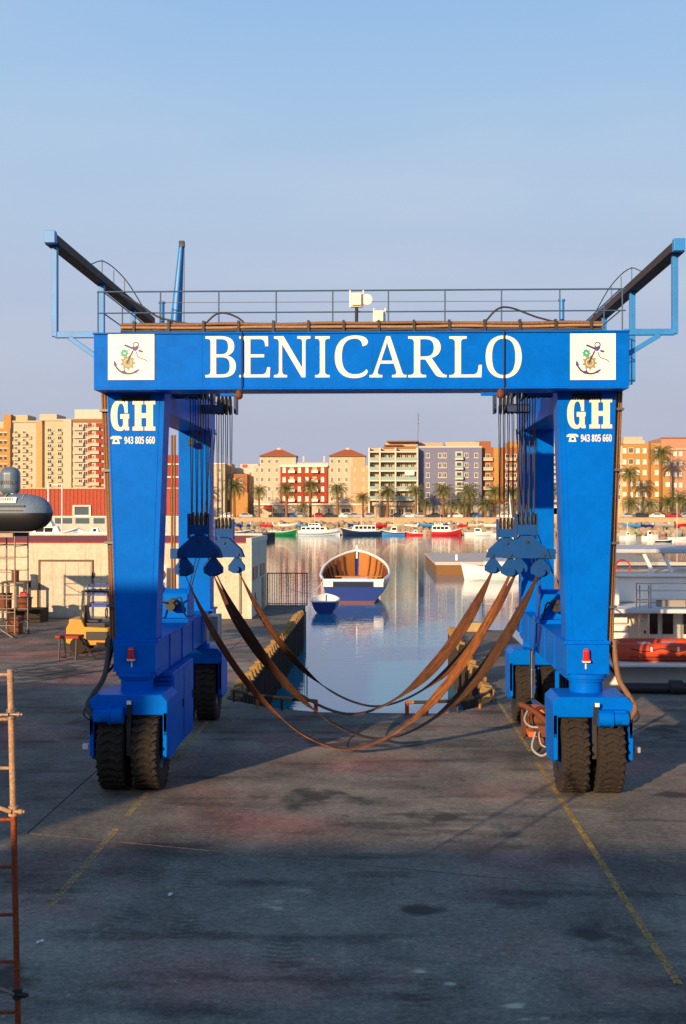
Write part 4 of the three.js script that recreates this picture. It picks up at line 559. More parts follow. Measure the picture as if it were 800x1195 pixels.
{
  // scaffold tower carrying the inflatable, and the inflatable boat
  const D = 43, o = thing('scaffold_tower', 'tall grey scaffold tower on castors standing left of the shed door', 'scaffold', [X(9, D), 0, CAMZ - D]);
  const tops = 3.72, xs = [-3.6, -1.8, -0.55, 0.25];
  for (const x of xs) for (const z of [0, -1.6]) { part(o, 'upright', bar(V(x, 0.14, z), V(x, tops, z), 0.03, 8), MB.galv); part(o, 'castor', cyl(0.09, 0.09, 0.06, 14, x, 0.09, z, Math.PI / 2), MB.dark); }
  for (const z of [0, -1.6]) for (let y = 0.45; y < tops; y += 0.48) part(o, 'rung', bar(V(-3.6, y, z), V(0.25, y, z), 0.02, 6), MB.galv);
  for (const x of xs) for (const y of [0.5, 1.9, 3.3]) part(o, 'crosspiece', bar(V(x, y, 0), V(x, y, -1.6), 0.02, 6), MB.galv);
  part(o, 'brace', bar(V(-0.55, 0.5, 0.03), V(0.25, 0.05, 0.25), 0.022, 6), MB.galv); part(o, 'brace', bar(V(-1.8, 0.5, 0.03), V(-0.55, 1.9, 0.03), 0.018, 6), MB.galv);
  part(o, 'work_platform', bx(-3.6, 0.25, tops - 0.1, tops - 0.04, -1.6, 0, 0.01), MB.grey);
  const DR = 30, by = Y(10, 622, DR), tr = thing('boat_stand', 'steel stand holding the blue-grey inflatable boat high at the left edge', 'stand', [X(9, DR), 0, CAMZ - DR]);
  parts(tr, 'upright', [-3.2, -1.1].flatMap(x => [0.3, -1.2].map(z => bx(x - 0.06, x + 0.06, 0, by - 0.1, z - 0.06, z + 0.06))), MB.galv); parts(tr, 'bunk', [0.2, -1.1].map(z => bx(-3.4, 0.2, by - 0.1, by, z - 0.06, z + 0.06)), MB.galv); parts(tr, 'crosspiece', [-3.2, -1.1].map(x => bx(x - 0.05, x + 0.05, by - 0.2, by - 0.1, -1.3, 0.4)), MB.galv);
  const b = thing('inflatable_boat', 'blue-grey inflatable boat with black underside and outboard, high up at the left edge', 'boat', [X(9, DR), by, CAMZ - DR - 0.5]); b.scale.setScalar(0.76);
  const top = mat(0.14, 0.22, 0.33, 0.55, { map: rep(plasterTex, 3) }), bot = mat(0.015, 0.016, 0.02, 0.5);
  const tubeShape = (half) => { // side tubes with conical tails: half 0 upper, 1 lower
    const l = []; for (const z of [0.72, -0.72]) { const dx = z < 0 ? -0.7 : 0; const pr = []; for (let i = 0; i <= 14; i++) { const u = i / 14; pr.push(new THREE.Vector2(0.62 * Math.sqrt(Math.max(0.0, 1 - Math.pow(u, 2.6))) + (i === 14 ? 0.06 : 0), u * 1.0)); } pr.push(new THREE.Vector2(0.001, 1.02));
      const cone = new THREE.LatheGeometry(pr, 20, half ? 0 : Math.PI, Math.PI); cone.rotateZ(-Math.PI / 2); cone.translate(0.5 + dx, 0.66, z); const bodyT = new THREE.CylinderGeometry(0.62, 0.62, 5, 20, 1, true, half ? 0 : Math.PI, Math.PI); bodyT.rotateZ(-Math.PI / 2); bodyT.translate(-2.0 + dx, 0.66, z); const nose = new THREE.SphereGeometry(0.62, 20, 14, 0, Math.PI * 2, half ? Math.PI / 2 : 0, Math.PI / 2); nose.translate(-4.5 + dx, 0.66, z); l.push(cone, bodyT, nose); } return l; };
  part(b, 'side_tube', tubeShape(0), top); part(b, 'keel_tube', tubeShape(1), bot);
  part(b, 'deck', bx(-4.4, 0.2, 0.5, 0.62, -0.75, 0.75), MB.grey);
  part(b, 'rubbing_strake', [bx(-4.5, 0.75, 0.86, 0.91, 1.3, 1.345), bx(-4.5, 0.7, 0.72, 0.755, 1.315, 1.352)], bot);
  const cv = document.createElement('canvas'); cv.width = 512; cv.height = 128; const c = cv.getContext('2d'); c.fillStyle = '#e9e6e2'; c.fillRect(0, 0, 512, 128); c.fillStyle = '#2b3350'; c.font = 'bold 92px sans-serif'; c.textAlign = 'center'; c.fillText('DUARRY', 256, 78); c.fillStyle = '#b0304a'; c.font = 'bold 26px sans-serif'; c.fillText('BENICARLO', 256, 114);
  const pt = new THREE.CanvasTexture(cv); pt.colorSpace = THREE.SRGBColorSpace; const pg = new THREE.PlaneGeometry(0.66, 0.22); pg.rotateX(-0.5); pg.translate(0.12, 1.08, 1.205); pg.translate(0, 0, 0.03);
  part(b, 'name_plate', pg, new THREE.MeshStandardMaterial({ map: pt, roughness: 0.6 }), null, true);
  part(b, 'tube_band', [place(new THREE.TorusGeometry(0.628, 0.012, 6, 30, 2.0), 0.62, 0.66, 0.72, 0, Math.PI / 2, 0.4).scale(1, 1, 1)], mat(0.5, 0.53, 0.58, 0.6));
  part(b, 'strap', place(new THREE.TorusGeometry(0.636, 0.03, 6, 36, 3.0), 0.05, 0.66, 0.72, 0, Math.PI / 2, -0.5), mat(0.35, 0.33, 0.05, 0.8), 'yellow green lashing strap');
  const eng = part(b, 'outboard_motor', [place(new RoundedBoxGeometry(0.66, 0.95, 0.6, 5, 0.26), -0.1, 1.72, 0.1), rbox(0.34, 0.5, 0.34, -0.1, 1.15, 0.1, 0.06)], mat(0.1, 0.15, 0.22, 0.35), 'steel blue outboard motor');
  part(eng, 'motor_lettering', letter('HONDA', sansB, -0.4, 0.18, 1.6, 1.74, 0.397, 0.01), bot);
  part(b, 'transom', bx(0.05, 0.18, 0.5, 1.3, -0.7, 0.7), MB.white);
}
{
  // drums on the dark plinth beside the shed door
  const D = 49, zz = CAMZ - D; const pl = solo('concrete_plinth', 'dark concrete plinth beside the shed door carrying rusty drums', 'plinth', [bx(X(8, D), X(47, D), 0, 0.55, zz - 1.2, zz, 0.03)], mat(0.05, 0.042, 0.036, 0.9, { map: rustMap }));
  const drum = (label, px, py, D2, r, h, y) => { const o = thing('cable_drum', label, 'drum', [X(px, D2), y, CAMZ - D2]); part(o, 'barrel', cyl(r, r * 0.95, h, 22, 0, h / 2, 0), MB.rust); parts(o, 'rim_flange', [cyl(r * 1.14, r * 1.14, 0.04, 22, 0, h - 0.02, 0), cyl(r * 1.05, r * 1.05, 0.04, 22, 0, 0.02, 0)], MB.hoseDark); return o; };
  drum('wide rusty brown drum on the dark plinth with a red bundle on top', 28.5, 0, 48.6, 0.29, 0.52, 0.551);
  solo('tarpaulin_bundle', 'crumpled red tarpaulin bundle on the wide rusty drum', 'tarpaulin', (() => { const g = new THREE.IcosahedronGeometry(0.18, 3), p = g.attributes.position; for (let i = 0; i < p.count; i++) { const v = V(p.getX(i), p.getY(i), p.getZ(i)), k = 0.75 + 0.5 * fbm(v.x * 14 + 5, v.y * 14 + v.z * 9, 3); p.setXYZ(i, v.x * k * 1.2, v.y * k * 0.7, v.z * k); } g.computeVertexNormals(); return g.translate(X(28.5, 48.6), 1.18, CAMZ - 48.6); })(), MB.red);
  const tb = thing('steel_table', 'dark steel table behind the scaffold tower with a small rusty drum on it', 'table', [X(20, 50), 0, CAMZ - 50 - 0.3]);
  part(tb, 'table_top', bx(-0.65, 0.35, 1.55, 1.63, -0.5, 0.4), MB.dark); parts(tb, 'leg', [[-0.6, -0.45], [0.3, -0.45], [-0.6, 0.35], [0.3, 0.35]].map(([x, z]) => bx(x - 0.04, x + 0.04, 0, 1.55, z - 0.04, z + 0.04)), MB.dark);
  drum('small rusty drum standing on the dark steel table', 17.5, 0, 50.2, 0.16, 0.48, 1.631);
  const o2 = drum('dull rusty drum on the dark plinth, half hidden by the scaffold tower', 6, 0, 48.4, 0.26, 0.7, 0.551);
  solo('wooden_crate', 'dark brown crate standing under the grey scaffold tower', 'crate', [bx(X(12, 44.5), X(22, 44.5), 0, 0.62, CAMZ - 45, CAMZ - 44.4, 0.02), ...[0.1, 0.3, 0.5].map(y => bx(X(12, 44.5) - 0.01, X(22, 44.5) + 0.01, y, y + 0.08, CAMZ - 44.41, CAMZ - 44.38))], MB.rust);
}

// ---------------------------------------------------------------- near scaffold frame at the left edge, litter
{
  const D = 8.6, cream = mat(0.62, 0.5, 0.34, 0.75, { map: rustMap }), rusty = mat(0.4, 0.1, 0.03, 0.85, { map: rustMap });
  const xa = X(15, D), o = thing('scaffold_ladder', 'slim scaffold ladder frame, cream above and rusty red below, at the left edge', 'scaffold', [xa, 0, CAMZ - D]);
  const yt = Y(12, 781, D), ym = Y(12, 946, D), yl = Y(20, 1158, D), xt = -0.02, lean = y => (yt - y) / yt * 0.075 - 0.02;
  part(o, 'upright', [bar(V(lean(yt), yt, 0), V(lean(ym), ym, 0), 0.024, 12)], cream, 'cream painted upper upright'); part(o, 'upright', [bar(V(lean(ym), ym, 0), V(lean(0.02), 0.02, 0), 0.022, 12)], rusty, 'rusty red lower upright');
  part(o, 'upright', bar(V(-0.75, yt, 0), V(-0.75, 0.02, 0), 0.023, 12), cream);
  const rows = [[788, 1], [840, 1], [897, 1], [957, 0], [1012, 0], [1068, 0], [1123, 0], [1182, 0]];
  for (const [py, c] of rows) { const y = Y(12, py, D); part(o, 'rung', bar(V(-0.75, y - 0.015, 0), V(lean(y), y + 0.005, 0), 0.0125, 8), c ? cream : rusty); }
  for (const y of [0.55, 0.22]) part(o, 'rung', bar(V(-0.75, y, 0), V(lean(y), y, 0), 0.0125, 8), rusty);
  for (const [py, m] of [[833, MB.galv], [946, cream], [1159, MB.dark]]) { const y = Y(12, py, D), x = lean(y); const cl = part(o, 'coupler', [cyl(0.036, 0.036, 0.07, 14, x, y, 0), bar(V(x, y, 0.03), V(x + 0.09, y, 0.03), 0.012, 8), cyl(0.02, 0.02, 0.025, 6, x + 0.06, y, 0.03, 0, 0, Math.PI / 2)], m); }
  part(o, 'brace', bar(V(-0.6, Y(12, 833, D) - 0.02, 0.04), V(lean(yt), Y(12, 833, D), 0.04), 0.014, 8), MB.galv); part(o, 'brace', bar(V(-0.6, Y(12, 946, D) + 0.2, 0.04), V(0, ym, 0.04), 0.016, 8), cream); part(o, 'brace', bar(V(-0.6, yl + 0.25, 0.04), V(0.02, yl, 0.04), 0.013, 8), MB.galv);
  const paper = mat(0.75, 0.75, 0.74, 0.8);
  const scrap = (label, x, z, s, a) => { const P = [], n = 6; for (let i = 0; i <= n; i++) P.push(V((i / n - 0.5) * s, 0.012 + 0.016 * Math.abs(Math.sin(i * 1.7 + a)), Math.sin(i * 1.3 + a) * s * 0.22)); const W = P.map((_, i) => 0.03 + 0.012 * Math.sin(i * 2.1)), T = P.map((_, i) => Math.PI / 2 * 0 + 0.5 * Math.sin(i * 1.9 + a)); const g = ribbon(P, W, T, 0.002); g.rotateY(a); g.translate(x, 0, z); return solo('paper_scrap', label, 'litter', g, paper); };
  scrap('crumpled white paper scrap on the concrete near the rusty scaffold', X(47, 12.6), CAMZ - 12.6, 0.085, 0.4); scrap('small white paper scrap between the faint tyre prints', X(198, 14.2), CAMZ - 14.2, 0.075, 1.3);
}

// ---------------------------------------------------------------- boats
const sm = t => t * t * (3 - 2 * t), lerp = (a, b, t) => a + (b - a) * t;
// bow towards +x, waterline at y = 0; returns a section point for station t (0 stern, 1 bow), v (0 sheer, 1 keel), side
function hullFn(o) {
  const { L, B, hs, hm, hb, draft = 0.5, tr = 0.75, full = 2.2, rake = 0.08 } = o;
  const half = t => B / 2 * (t < 0.5 ? lerp(tr, 1, sm(t / 0.5)) : Math.pow(Math.max(0, 1 - Math.pow((t - 0.5) / 0.5, full)), 0.85));
  const sheer = t => t < 0.45 ? lerp(hs, hm, sm(t / 0.45)) : lerp(hm, hb, Math.pow((t - 0.45) / 0.55, 1.7));
  return (t, v, s, inset = 0) => { const h = sheer(t), k = -draft * (1 - Math.pow(t, 5)); const y = lerp(h, k, v), b = Math.max(0, half(t) - inset); const w = b * Math.pow(Math.max(0, 1 - Math.pow(v, 2.6)), 0.75) * (1 - 0.1 * v); return V((t - 0.5) * L + rake * L * t * (1 - v) * 0.6, y, s * w); };
}
function hullStrip(f, v0, v1, N = 22, M = 4, inset = 0) { // both sides and the transom between heights v0 and v1
  const P = [], quad = (a, b, c, d) => { for (const q of [a, b, c, a, c, d]) P.push(q.x, q.y, q.z); };
  for (const s of [-1, 1]) for (let i = 0; i < N; i++) for (let j = 0; j < M; j++) { const a = f(i / N, lerp(v0, v1, j / M), s, inset), b = f((i + 1) / N, lerp(v0, v1, j / M), s, inset), c = f((i + 1) / N, lerp(v0, v1, (j + 1) / M), s, inset), d = f(i / N, lerp(v0, v1, (j + 1) / M), s, inset); s > 0 ? quad(d, c, b, a) : quad(a, b, c, d); }
  for (let j = 0; j < M; j++) { const va = lerp(v0, v1, j / M), vb = lerp(v0, v1, (j + 1) / M); quad(f(0, va, -1, inset), f(0, vb, -1, inset), f(0, vb, 1, inset), f(0, va, 1, inset)); }
  const g = new THREE.BufferGeometry(); g.setAttribute('position', new THREE.Float32BufferAttribute(P, 3)); g.computeVertexNormals(); g.setAttribute('uv', new THREE.Float32BufferAttribute(new Float32Array(P.length / 3 * 2), 2)); return g;
}
function deckGeo(f, v, N = 22, inset = 0) { const P = []; for (let i = 0; i < N; i++) { const a = f(i / N, v, -1, inset), b = f((i + 1) / N, v, -1, inset), c = f((i + 1) / N, v, 1, inset), d = f(i / N, v, 1, inset); for (const q of [a, d, c, a, c, b]) P.push(q.x, q.y, q.z); } const g = new THREE.BufferGeometry(); g.setAttribute('position', new THREE.Float32BufferAttribute(P, 3)); g.computeVertexNormals(); g.setAttribute('uv', new THREE.Float32BufferAttribute(new Float32Array(P.length / 3 * 2), 2)); return g; }
function rimGeo(f, r, N = 26) { const l = []; for (const s of [-1, 1]) { const p = []; for (let i = 0; i <= N; i++) p.push(f(i / N, 0, s)); l.push(tube(p, r, N, 6)); } l.push(bar(f(0, 0, -1), f(0, 0, 1), r, 6)); return l; }
const BM = { white: mat(0.82, 0.79, 0.74, 0.35), navy: mat(0.012, 0.02, 0.06, 0.3), blue: mat(0.004, 0.03, 0.2, 0.35), sky: mat(0.05, 0.22, 0.5, 0.4), green: mat(0.01, 0.2, 0.06, 0.4), red: mat(0.5, 0.02, 0.02, 0.4), boot: mat(0.16, 0.035, 0.025, 0.6), deck: mat(0.6, 0.53, 0.42, 0.7), wood: mat(0.66, 0.33, 0.08, 0.6, { map: rustMap }), woodDark: mat(0.17, 0.06, 0.02, 0.7, { map: rustMap }), blueCover: mat(0.01, 0.06, 0.45, 0.7) };

{ // open wooden fishing boat moored stern to
  const D = 80, c = at(412, 700, D), o = thing('wooden_fishing_boat', 'broad open wooden fishing boat, blue hull and white rail, moored beyond the left pier', 'boat', [c.x, WATER, CAMZ - D - 5.6], Math.PI / 2);
  const f = hullFn({ L: 11, B: 4.85, hs: 1.5, hm: 1.6, hb: 3.15, draft: 0.7, tr: 0.84, full: 3.4, rake: 0.04 });
  part(o, 'bulwark', hullStrip(f, 0, 0.2), BM.navy); parts(o, 'quarter_panel', [-1, 1].map(s => bx(-5.55, -5.49, 1.08, 1.44, s * 1.35, s * 1.98)), BM.white); part(o, 'hull', hullStrip(f, 0.2, 0.62, 22, 5), BM.blue); part(o, 'boot_top', hullStrip(f, 0.62, 1, 22, 4), BM.boot);
  const f2 = (t, v, s) => f(t, v, s, 0.14); part(o, 'inner_planking', hullStrip((t, v, s) => f2(0.012 + t * 0.975, v, s), 0.0, 0.6, 22, 4), BM.wood); part(o, 'floor', deckGeo((t, v, s) => f2(0.012 + t * 0.975, v, s), 0.58), BM.woodDark);
  part(o, 'gunwale', rimGeo(f, 0.11), BM.white);
  for (let i = 1; i < 16; i++) for (const s of [-1, 1]) { const t = 0.05 + i * 0.058; const p = [0.02, 0.15, 0.3, 0.45, 0.56].map(v => f(t, v, s, 0.2)); part(o, 'rib', tube(p, 0.085, 8, 5), BM.woodDark); }
  for (const [x, y] of [[-3.2, 1.1], [0.2, 1.15], [2.6, 1.3]]) part(o, 'thwart', bx(x - 0.16, x + 0.16, y, y + 0.07, -1.9, 1.9), BM.wood);
  const eng = part(o, 'engine_box', [rbox(1.8, 0.75, 1.7, -1.2, 1.0, 0, 0.06)], mat(0.42, 0.34, 0.26, 0.6, { map: rustMap })); part(eng, 'engine_lid', rbox(1.9, 0.07, 1.8, -1.2, 1.4, 0, 0.02), BM.white);
  part(o, 'net_heap', rbox(1.0, 0.5, 1.3, -3.9, 0.85, -0.8, 0.2), BM.woodDark);
  part(o, 'stem_post', bar(f(1, 0.2, 0), f(1, 0, 0).add(V(0.05, 0.35, 0)), 0.09, 8), BM.white);
  part(o, 'mooring_rope', tube([V(-5.4, 1.5, -1.9), V(-6.2, 0.8, -2.6), V(-7.6, 0.9, -3.6), V(-9, 1.5, -4.6)], 0.03, 20, 6), BM.deck);
}
{ // dinghy
  const D = 71.5, c = at(378, 716, D), o = thing('dinghy', 'small blue dinghy with white inside floating by the end of the left pier', 'dinghy', [c.x, WATER, CAMZ - D - 1.4], Math.PI / 2);
  const f = hullFn({ L: 2.8, B: 1.7, hs: 0.72, hm: 0.74, hb: 0.98, draft: 0.2, tr: 0.84, full: 2.4 });
  part(o, 'hull', hullStrip(f, 0, 1, 18, 5), BM.blue); part(o, 'inner_hull', hullStrip((t, v, s) => f(0.02 + t * 0.96, v, s, 0.07), 0.0, 0.6, 18, 3), BM.white); part(o, 'floor', deckGeo((t, v, s) => f(0.02 + t * 0.96, v, s, 0.07), 0.55), BM.white); part(o, 'gunwale', rimGeo(f, 0.045), BM.white);
  parts(o, 'thwart', [bx(-0.4, -0.1, 0.46, 0.5, -0.7, 0.7), bx(0.5, 0.75, 0.5, 0.54, -0.55, 0.55)], BM.white); part(o, 'rope_cleat', bx(-1.1, -1.0, 0.5, 0.68, -0.08, 0.08), MB.dark);
}
{ // floating pontoon, white launch and blue cover
  const D = 116, z = CAMZ - D, x0 = X(508, D), o = thing('floating_pontoon', 'floating pontoon with pale deck and brown flotation sides to the right of the slip', 'pontoon', [x0, WATER, z]);
  part(o, 'deck', bx(0, 24, 0.95, 1.1, -30, 0), mat(0.62, 0.58, 0.54, 0.8, { map: plasterMap }));
  part(o, 'float_side', bx(0.1, 5.2, -0.4, 0.95, -29.9, -0.1), mat(0.32, 0.2, 0.08, 0.85, { map: rustMap })); part(o, 'float_side', bx(5.6, 23.9, -0.4, 0.95, -29.9, -0.1), BM.navy);
  part(o, 'edge_board', bx(-0.05, 24, 1.1, 1.25, -0.15, 0.05), mat(0.5, 0.45, 0.4, 0.8)); part(o, 'bollard', cyl(0.12, 0.14, 0.6, 10, 2.5, 1.4, -8), BM.white);
  const D2 = 108, f = hullFn({ L: 7, B: 2.4, hs: 1.0, hm: 1.0, hb: 1.5, draft: 0.4 });
  const w = thing('white_launch', 'white open launch lying beside the floating pontoon behind the right slings', 'launch', [X(588, D2), WATER, CAMZ - D2], Math.PI);
  part(w, 'hull', hullStrip(f, 0, 1), BM.white); part(w, 'deck', deckGeo(f, 0.12), BM.deck); part(w, 'cuddy', rbox(2.0, 0.7, 1.6, 0.8, 1.3, 0, 0.15), BM.white); part(w, 'screen', [bar(V(-0.2, 1.5, -0.7), V(0.1, 2.0, -0.6), 0.03), bar(V(-0.2, 1.5, 0.7), V(0.1, 2.0, 0.6), 0.03), bar(V(0.1, 2, -0.6), V(0.1, 2, 0.6), 0.03)], MB.chrome);
  const D3 = 140, f3 = hullFn({ L: 8, B: 2.6, hs: 1.1, hm: 1.1, hb: 1.7, draft: 0.4 });
  const b3 = thing('covered_boat', 'white boat under a bright blue cover beyond the floating pontoon', 'boat', [X(612, D3), WATER, CAMZ - D3], Math.PI);
  part(b3, 'hull', hullStrip(f3, 0, 1), BM.white); part(b3, 'cover', [place(new RoundedBoxGeometry(6.6, 1.0, 2.3, 4, 0.4), -0.3, 1.35, 0)], BM.blueCover); part(b3, 'mast', bar(V(1.2, 1.5, 0), V(1.9, 9.5, 0), 0.06), BM.white);
}
{ // white motor yacht, stern to the quay, right edge
  const o = thing('motor_yacht', 'large white motor yacht moored stern to the quay at the right edge', 'motor yacht', [7.9, 0, -13.3]);
  const W = BM.white, g = mat(0.5, 0.5, 0.52, 0.5), x0 = -2.75, x1 = 2.75; // y is height over the quay
  part(o, 'hull', (() => { const f = hullFn({ L: 17, B: 5.5, hs: 2.15, hm: 2.2, hb: 3.0, draft: 0.8, tr: 0.98, full: 2.6 }); const q = hullStrip(f, 0, 1); q.rotateY(Math.PI / 2); q.translate(0, WATER, -8.5); return q; })(), W);
  part(o, 'main_deck', bx(x0 + 0.05, x1 - 0.05, 0.55, 0.66, -13, -0.05), BM.deck);
  part(o, 'swim_platform', bx(x0 + 0.1, x1 - 0.1, 0.5, 0.6, 0, 1.5, 0.03), W);
  part(o, 'saloon', [bx(x0 + 0.3, x1 - 0.3, 0.66, 1.72, -9, -2.2, 0.03)], W);
  const sal = part(o, 'saloon_bulkhead', [bx(x0 + 0.25, -0.35, 0.66, 1.72, -2.2, -1.4, 0.02)], W); parts(sal, 'moulded_step', [0, 1, 2, 3].map(k => bx(-2.1, -1.0, 0.75 + k * 0.22, 0.92 + k * 0.22, -1.4, -0.95 - k * 0.09, 0.015)), W);
  const dr = part(o, 'door', bx(-0.95, -0.38, 0.72, 1.68, -1.4, -1.37, 0.006), mat(0.68, 0.62, 0.5, 0.5)); part(dr, 'handle', bx(-0.5, -0.46, 1.1, 1.2, -1.37, -1.34), MB.dark);
  parts(o, 'window', [[-0.22, 0.06], [0.2, 0.5], [0.8, 1.4], [1.55, 2.1]].map(([a, b]) => bx(a, b, 1.0, 1.62, -2.2, -2.17)), MB.glassDark);
  part(o, 'flybridge_deck', [bx(x0 + 0.1, x1 - 0.1, 1.72, 1.84, -9.2, -0.6, 0.03)], mat(0.6, 0.6, 0.62, 0.5));
  part(o, 'flybridge_moulding', [bx(x0 + 0.3, -1.1, 1.84, 2.4, -7.5, -1.8, 0.06), bx(-1.1, 2.4, 1.84, 2.62, -7.2, -3.0, 0.08), bx(-1.0, 2.4, 2.62, 2.72, -7.3, -2.8, 0.03)], W);
  part(o, 'cabin_side', [hexa([[x0 + 0.2, 1.84, -3.2], [-1.55, 1.84, -3.2], [-1.55, 1.84, -7], [x0 + 0.2, 1.84, -7]], [[x0 + 0.3, 3.28, -4.2], [-1.5, 3.28, -4.2], [-1.5, 3.28, -7], [x0 + 0.3, 3.28, -7]])], W);
  part(o, 'porthole', bx(-2.3, -1.75, 2.7, 2.95, -3.86, -3.6), MB.glass);
  part(o, 'hardtop', [bx(x0 + 0.15, x1, 3.28, 3.42, -8, -3.6, 0.05)], g);
  parts(o, 'hardtop_strut', [beam(V(0.15, 2.7, -3.2), V(0.0, 3.28, -3.8), 0.1), beam(V(0.75, 2.7, -3.3), V(0.6, 3.28, -3.9), 0.08), beam(V(2.3, 2.7, -3.2), V(2.5, 3.28, -3.8), 0.1), beam(V(-1.3, 2.4, -4), V(-1.3, 3.28, -4), 0.06)], W);
  parts(o, 'windscreen', [hexa([[-1.2, 2.72, -6.5], [1.0, 2.72, -6.5], [1.0, 2.72, -6.53], [-1.2, 2.72, -6.53]], [[-1.2, 3.26, -6.0], [1.0, 3.26, -6.0], [1.0, 3.26, -6.03], [-1.2, 3.26, -6.03]])], new THREE.MeshPhysicalMaterial({ color: C(0.9, 0.9, 0.88), transmission: 1, roughness: 0.02, thickness: 0 }));
  part(o, 'steering_wheel', place(new THREE.TorusGeometry(0.22, 0.025, 8, 20), -0.5, 2.85, -4.4, -0.5), BM.red);
  const rl = (a, b) => part(o, 'railing', bar(a, b, 0.02, 7), MB.chrome);
  for (const y of [2.1, 2.35, 2.55]) rl(V(-0.85, y, -0.75), V(2.6, y, -0.75)); for (const x of [-0.85, -0.45, 0.6, 1.6, 2.6]) rl(V(x, 1.84, -0.75), V(x, 2.57, -0.75));
  parts(o, 'net_panel', [[-0.3, 0.5], [0.65, 1.5]].map(([a, b]) => bx(a, b, 1.9, 2.12, -0.78, -0.76)), mat(0.3, 0.27, 0.24, 0.9));
  parts(o, 'boarding_ladder', [bar(V(-0.75, 0.66, -0.8), V(-0.75, 2.5, -0.8), 0.022), bar(V(-0.5, 0.66, -0.8), V(-0.5, 2.5, -0.8), 0.022), ...[0.95, 1.25, 1.55].map(y => bar(V(-0.75, y, -0.8), V(-0.5, y, -0.8), 0.015))], MB.chrome);
  parts(o, 'davit', [tube([V(-1.7, 0.6, 0.4), V(-1.75, 1.4, 0.35), V(-1.7, 1.9, 0.2), V(-1.65, 1.95, -0.3)], 0.022), tube([V(1.5, 0.6, 0.4), V(1.5, 1.4, 0.6), V(1.4, 1.6, 0.9)], 0.022)], MB.chrome);
  part(o, 'antenna', bar(V(-2.2, 3.4, -5), V(-2.3, 6.2, -5.5), 0.015), W);
  // orange inflatable tender on the platform
  const t = thing('orange_tender', 'orange inflatable tender resting on the stern platform of the white yacht', 'inflatable boat', [6.2, 0.6, -12.45]);
  const oc = mat(0.55, 0.06, 0.012, 0.5);
  const pth = [V(0.1, 0.24, 0.05), V(0.02, 0.25, -0.45), V(0.18, 0.25, -0.95), V(1.2, 0.25, -1.02), V(2.9, 0.25, -1.0), V(3.4, 0.27, -0.5), V(2.9, 0.25, 0.12), V(1.2, 0.25, 0.14), V(0.3, 0.24, 0.12)];
  part(t, 'tube', new THREE.TubeGeometry(new THREE.CatmullRomCurve3(pth, true), 60, 0.235, 12, true), oc);
  part(t, 'floor', bx(0.2, 3.2, 0.06, 0.12, -1.0, 0.1), MB.grey); part(t, 'keel_strake', tube(pth.map(p => V(p.x * 1.02 - 0.03, 0.14, p.z + 0.2 * Math.sign(p.z + 0.45))), 0.03, 50, 6), mat(0.2, 0.02, 0.01, 0.6));
  parts(t, 'patch', [0.7, 1.35, 2.2].map(x => place(new RoundedBoxGeometry(0.34, 0.02, 0.2, 1, 0.008), x, 0.475, 0.1, 0.15)), mat(0.35, 0.37, 0.42, 0.7));
  part(t, 'grab_line', tube([V(0.3, 0.36, 0.36), V(0.7, 0.28, 0.38), V(1.1, 0.36, 0.37), V(1.5, 0.28, 0.385), V(1.9, 0.36, 0.37), V(2.3, 0.28, 0.38)], 0.012, 40, 5), MB.dark);
  parts(t, 'handle', [[0.8], [1.5], [2.1]].map(([x]) => bx(x, x + 0.06, 0.28, 0.4, 0.36, 0.385)), BM.white);
}
{ // quayside mooring lines and the small red buoy by the right rear wheels
  solo('mooring_buoy', 'small red mooring buoy hung on a chain by the right rear leg of the hoist', 'buoy', [place(new THREE.SphereGeometry(0.17, 16, 12), 4.62, 1.62, -10.8), cyl(0.03, 0.06, 0.12, 10, 4.62, 1.82, -10.8), bar(V(4.62, 1.85, -10.8), V(4.5, 3.2, -13.4), 0.012, 5)], MB.red);
  solo('mooring_rope', 'pale mooring rope drooping from the white yacht to the pier', 'rope', tube([V(5.3, 0.9, -13.4), V(5.0, 0.35, -14), V(4.3, 0.1, -14.5), V(3.6, 0.05, -15)], 0.03, 24, 6), BM.deck);
}
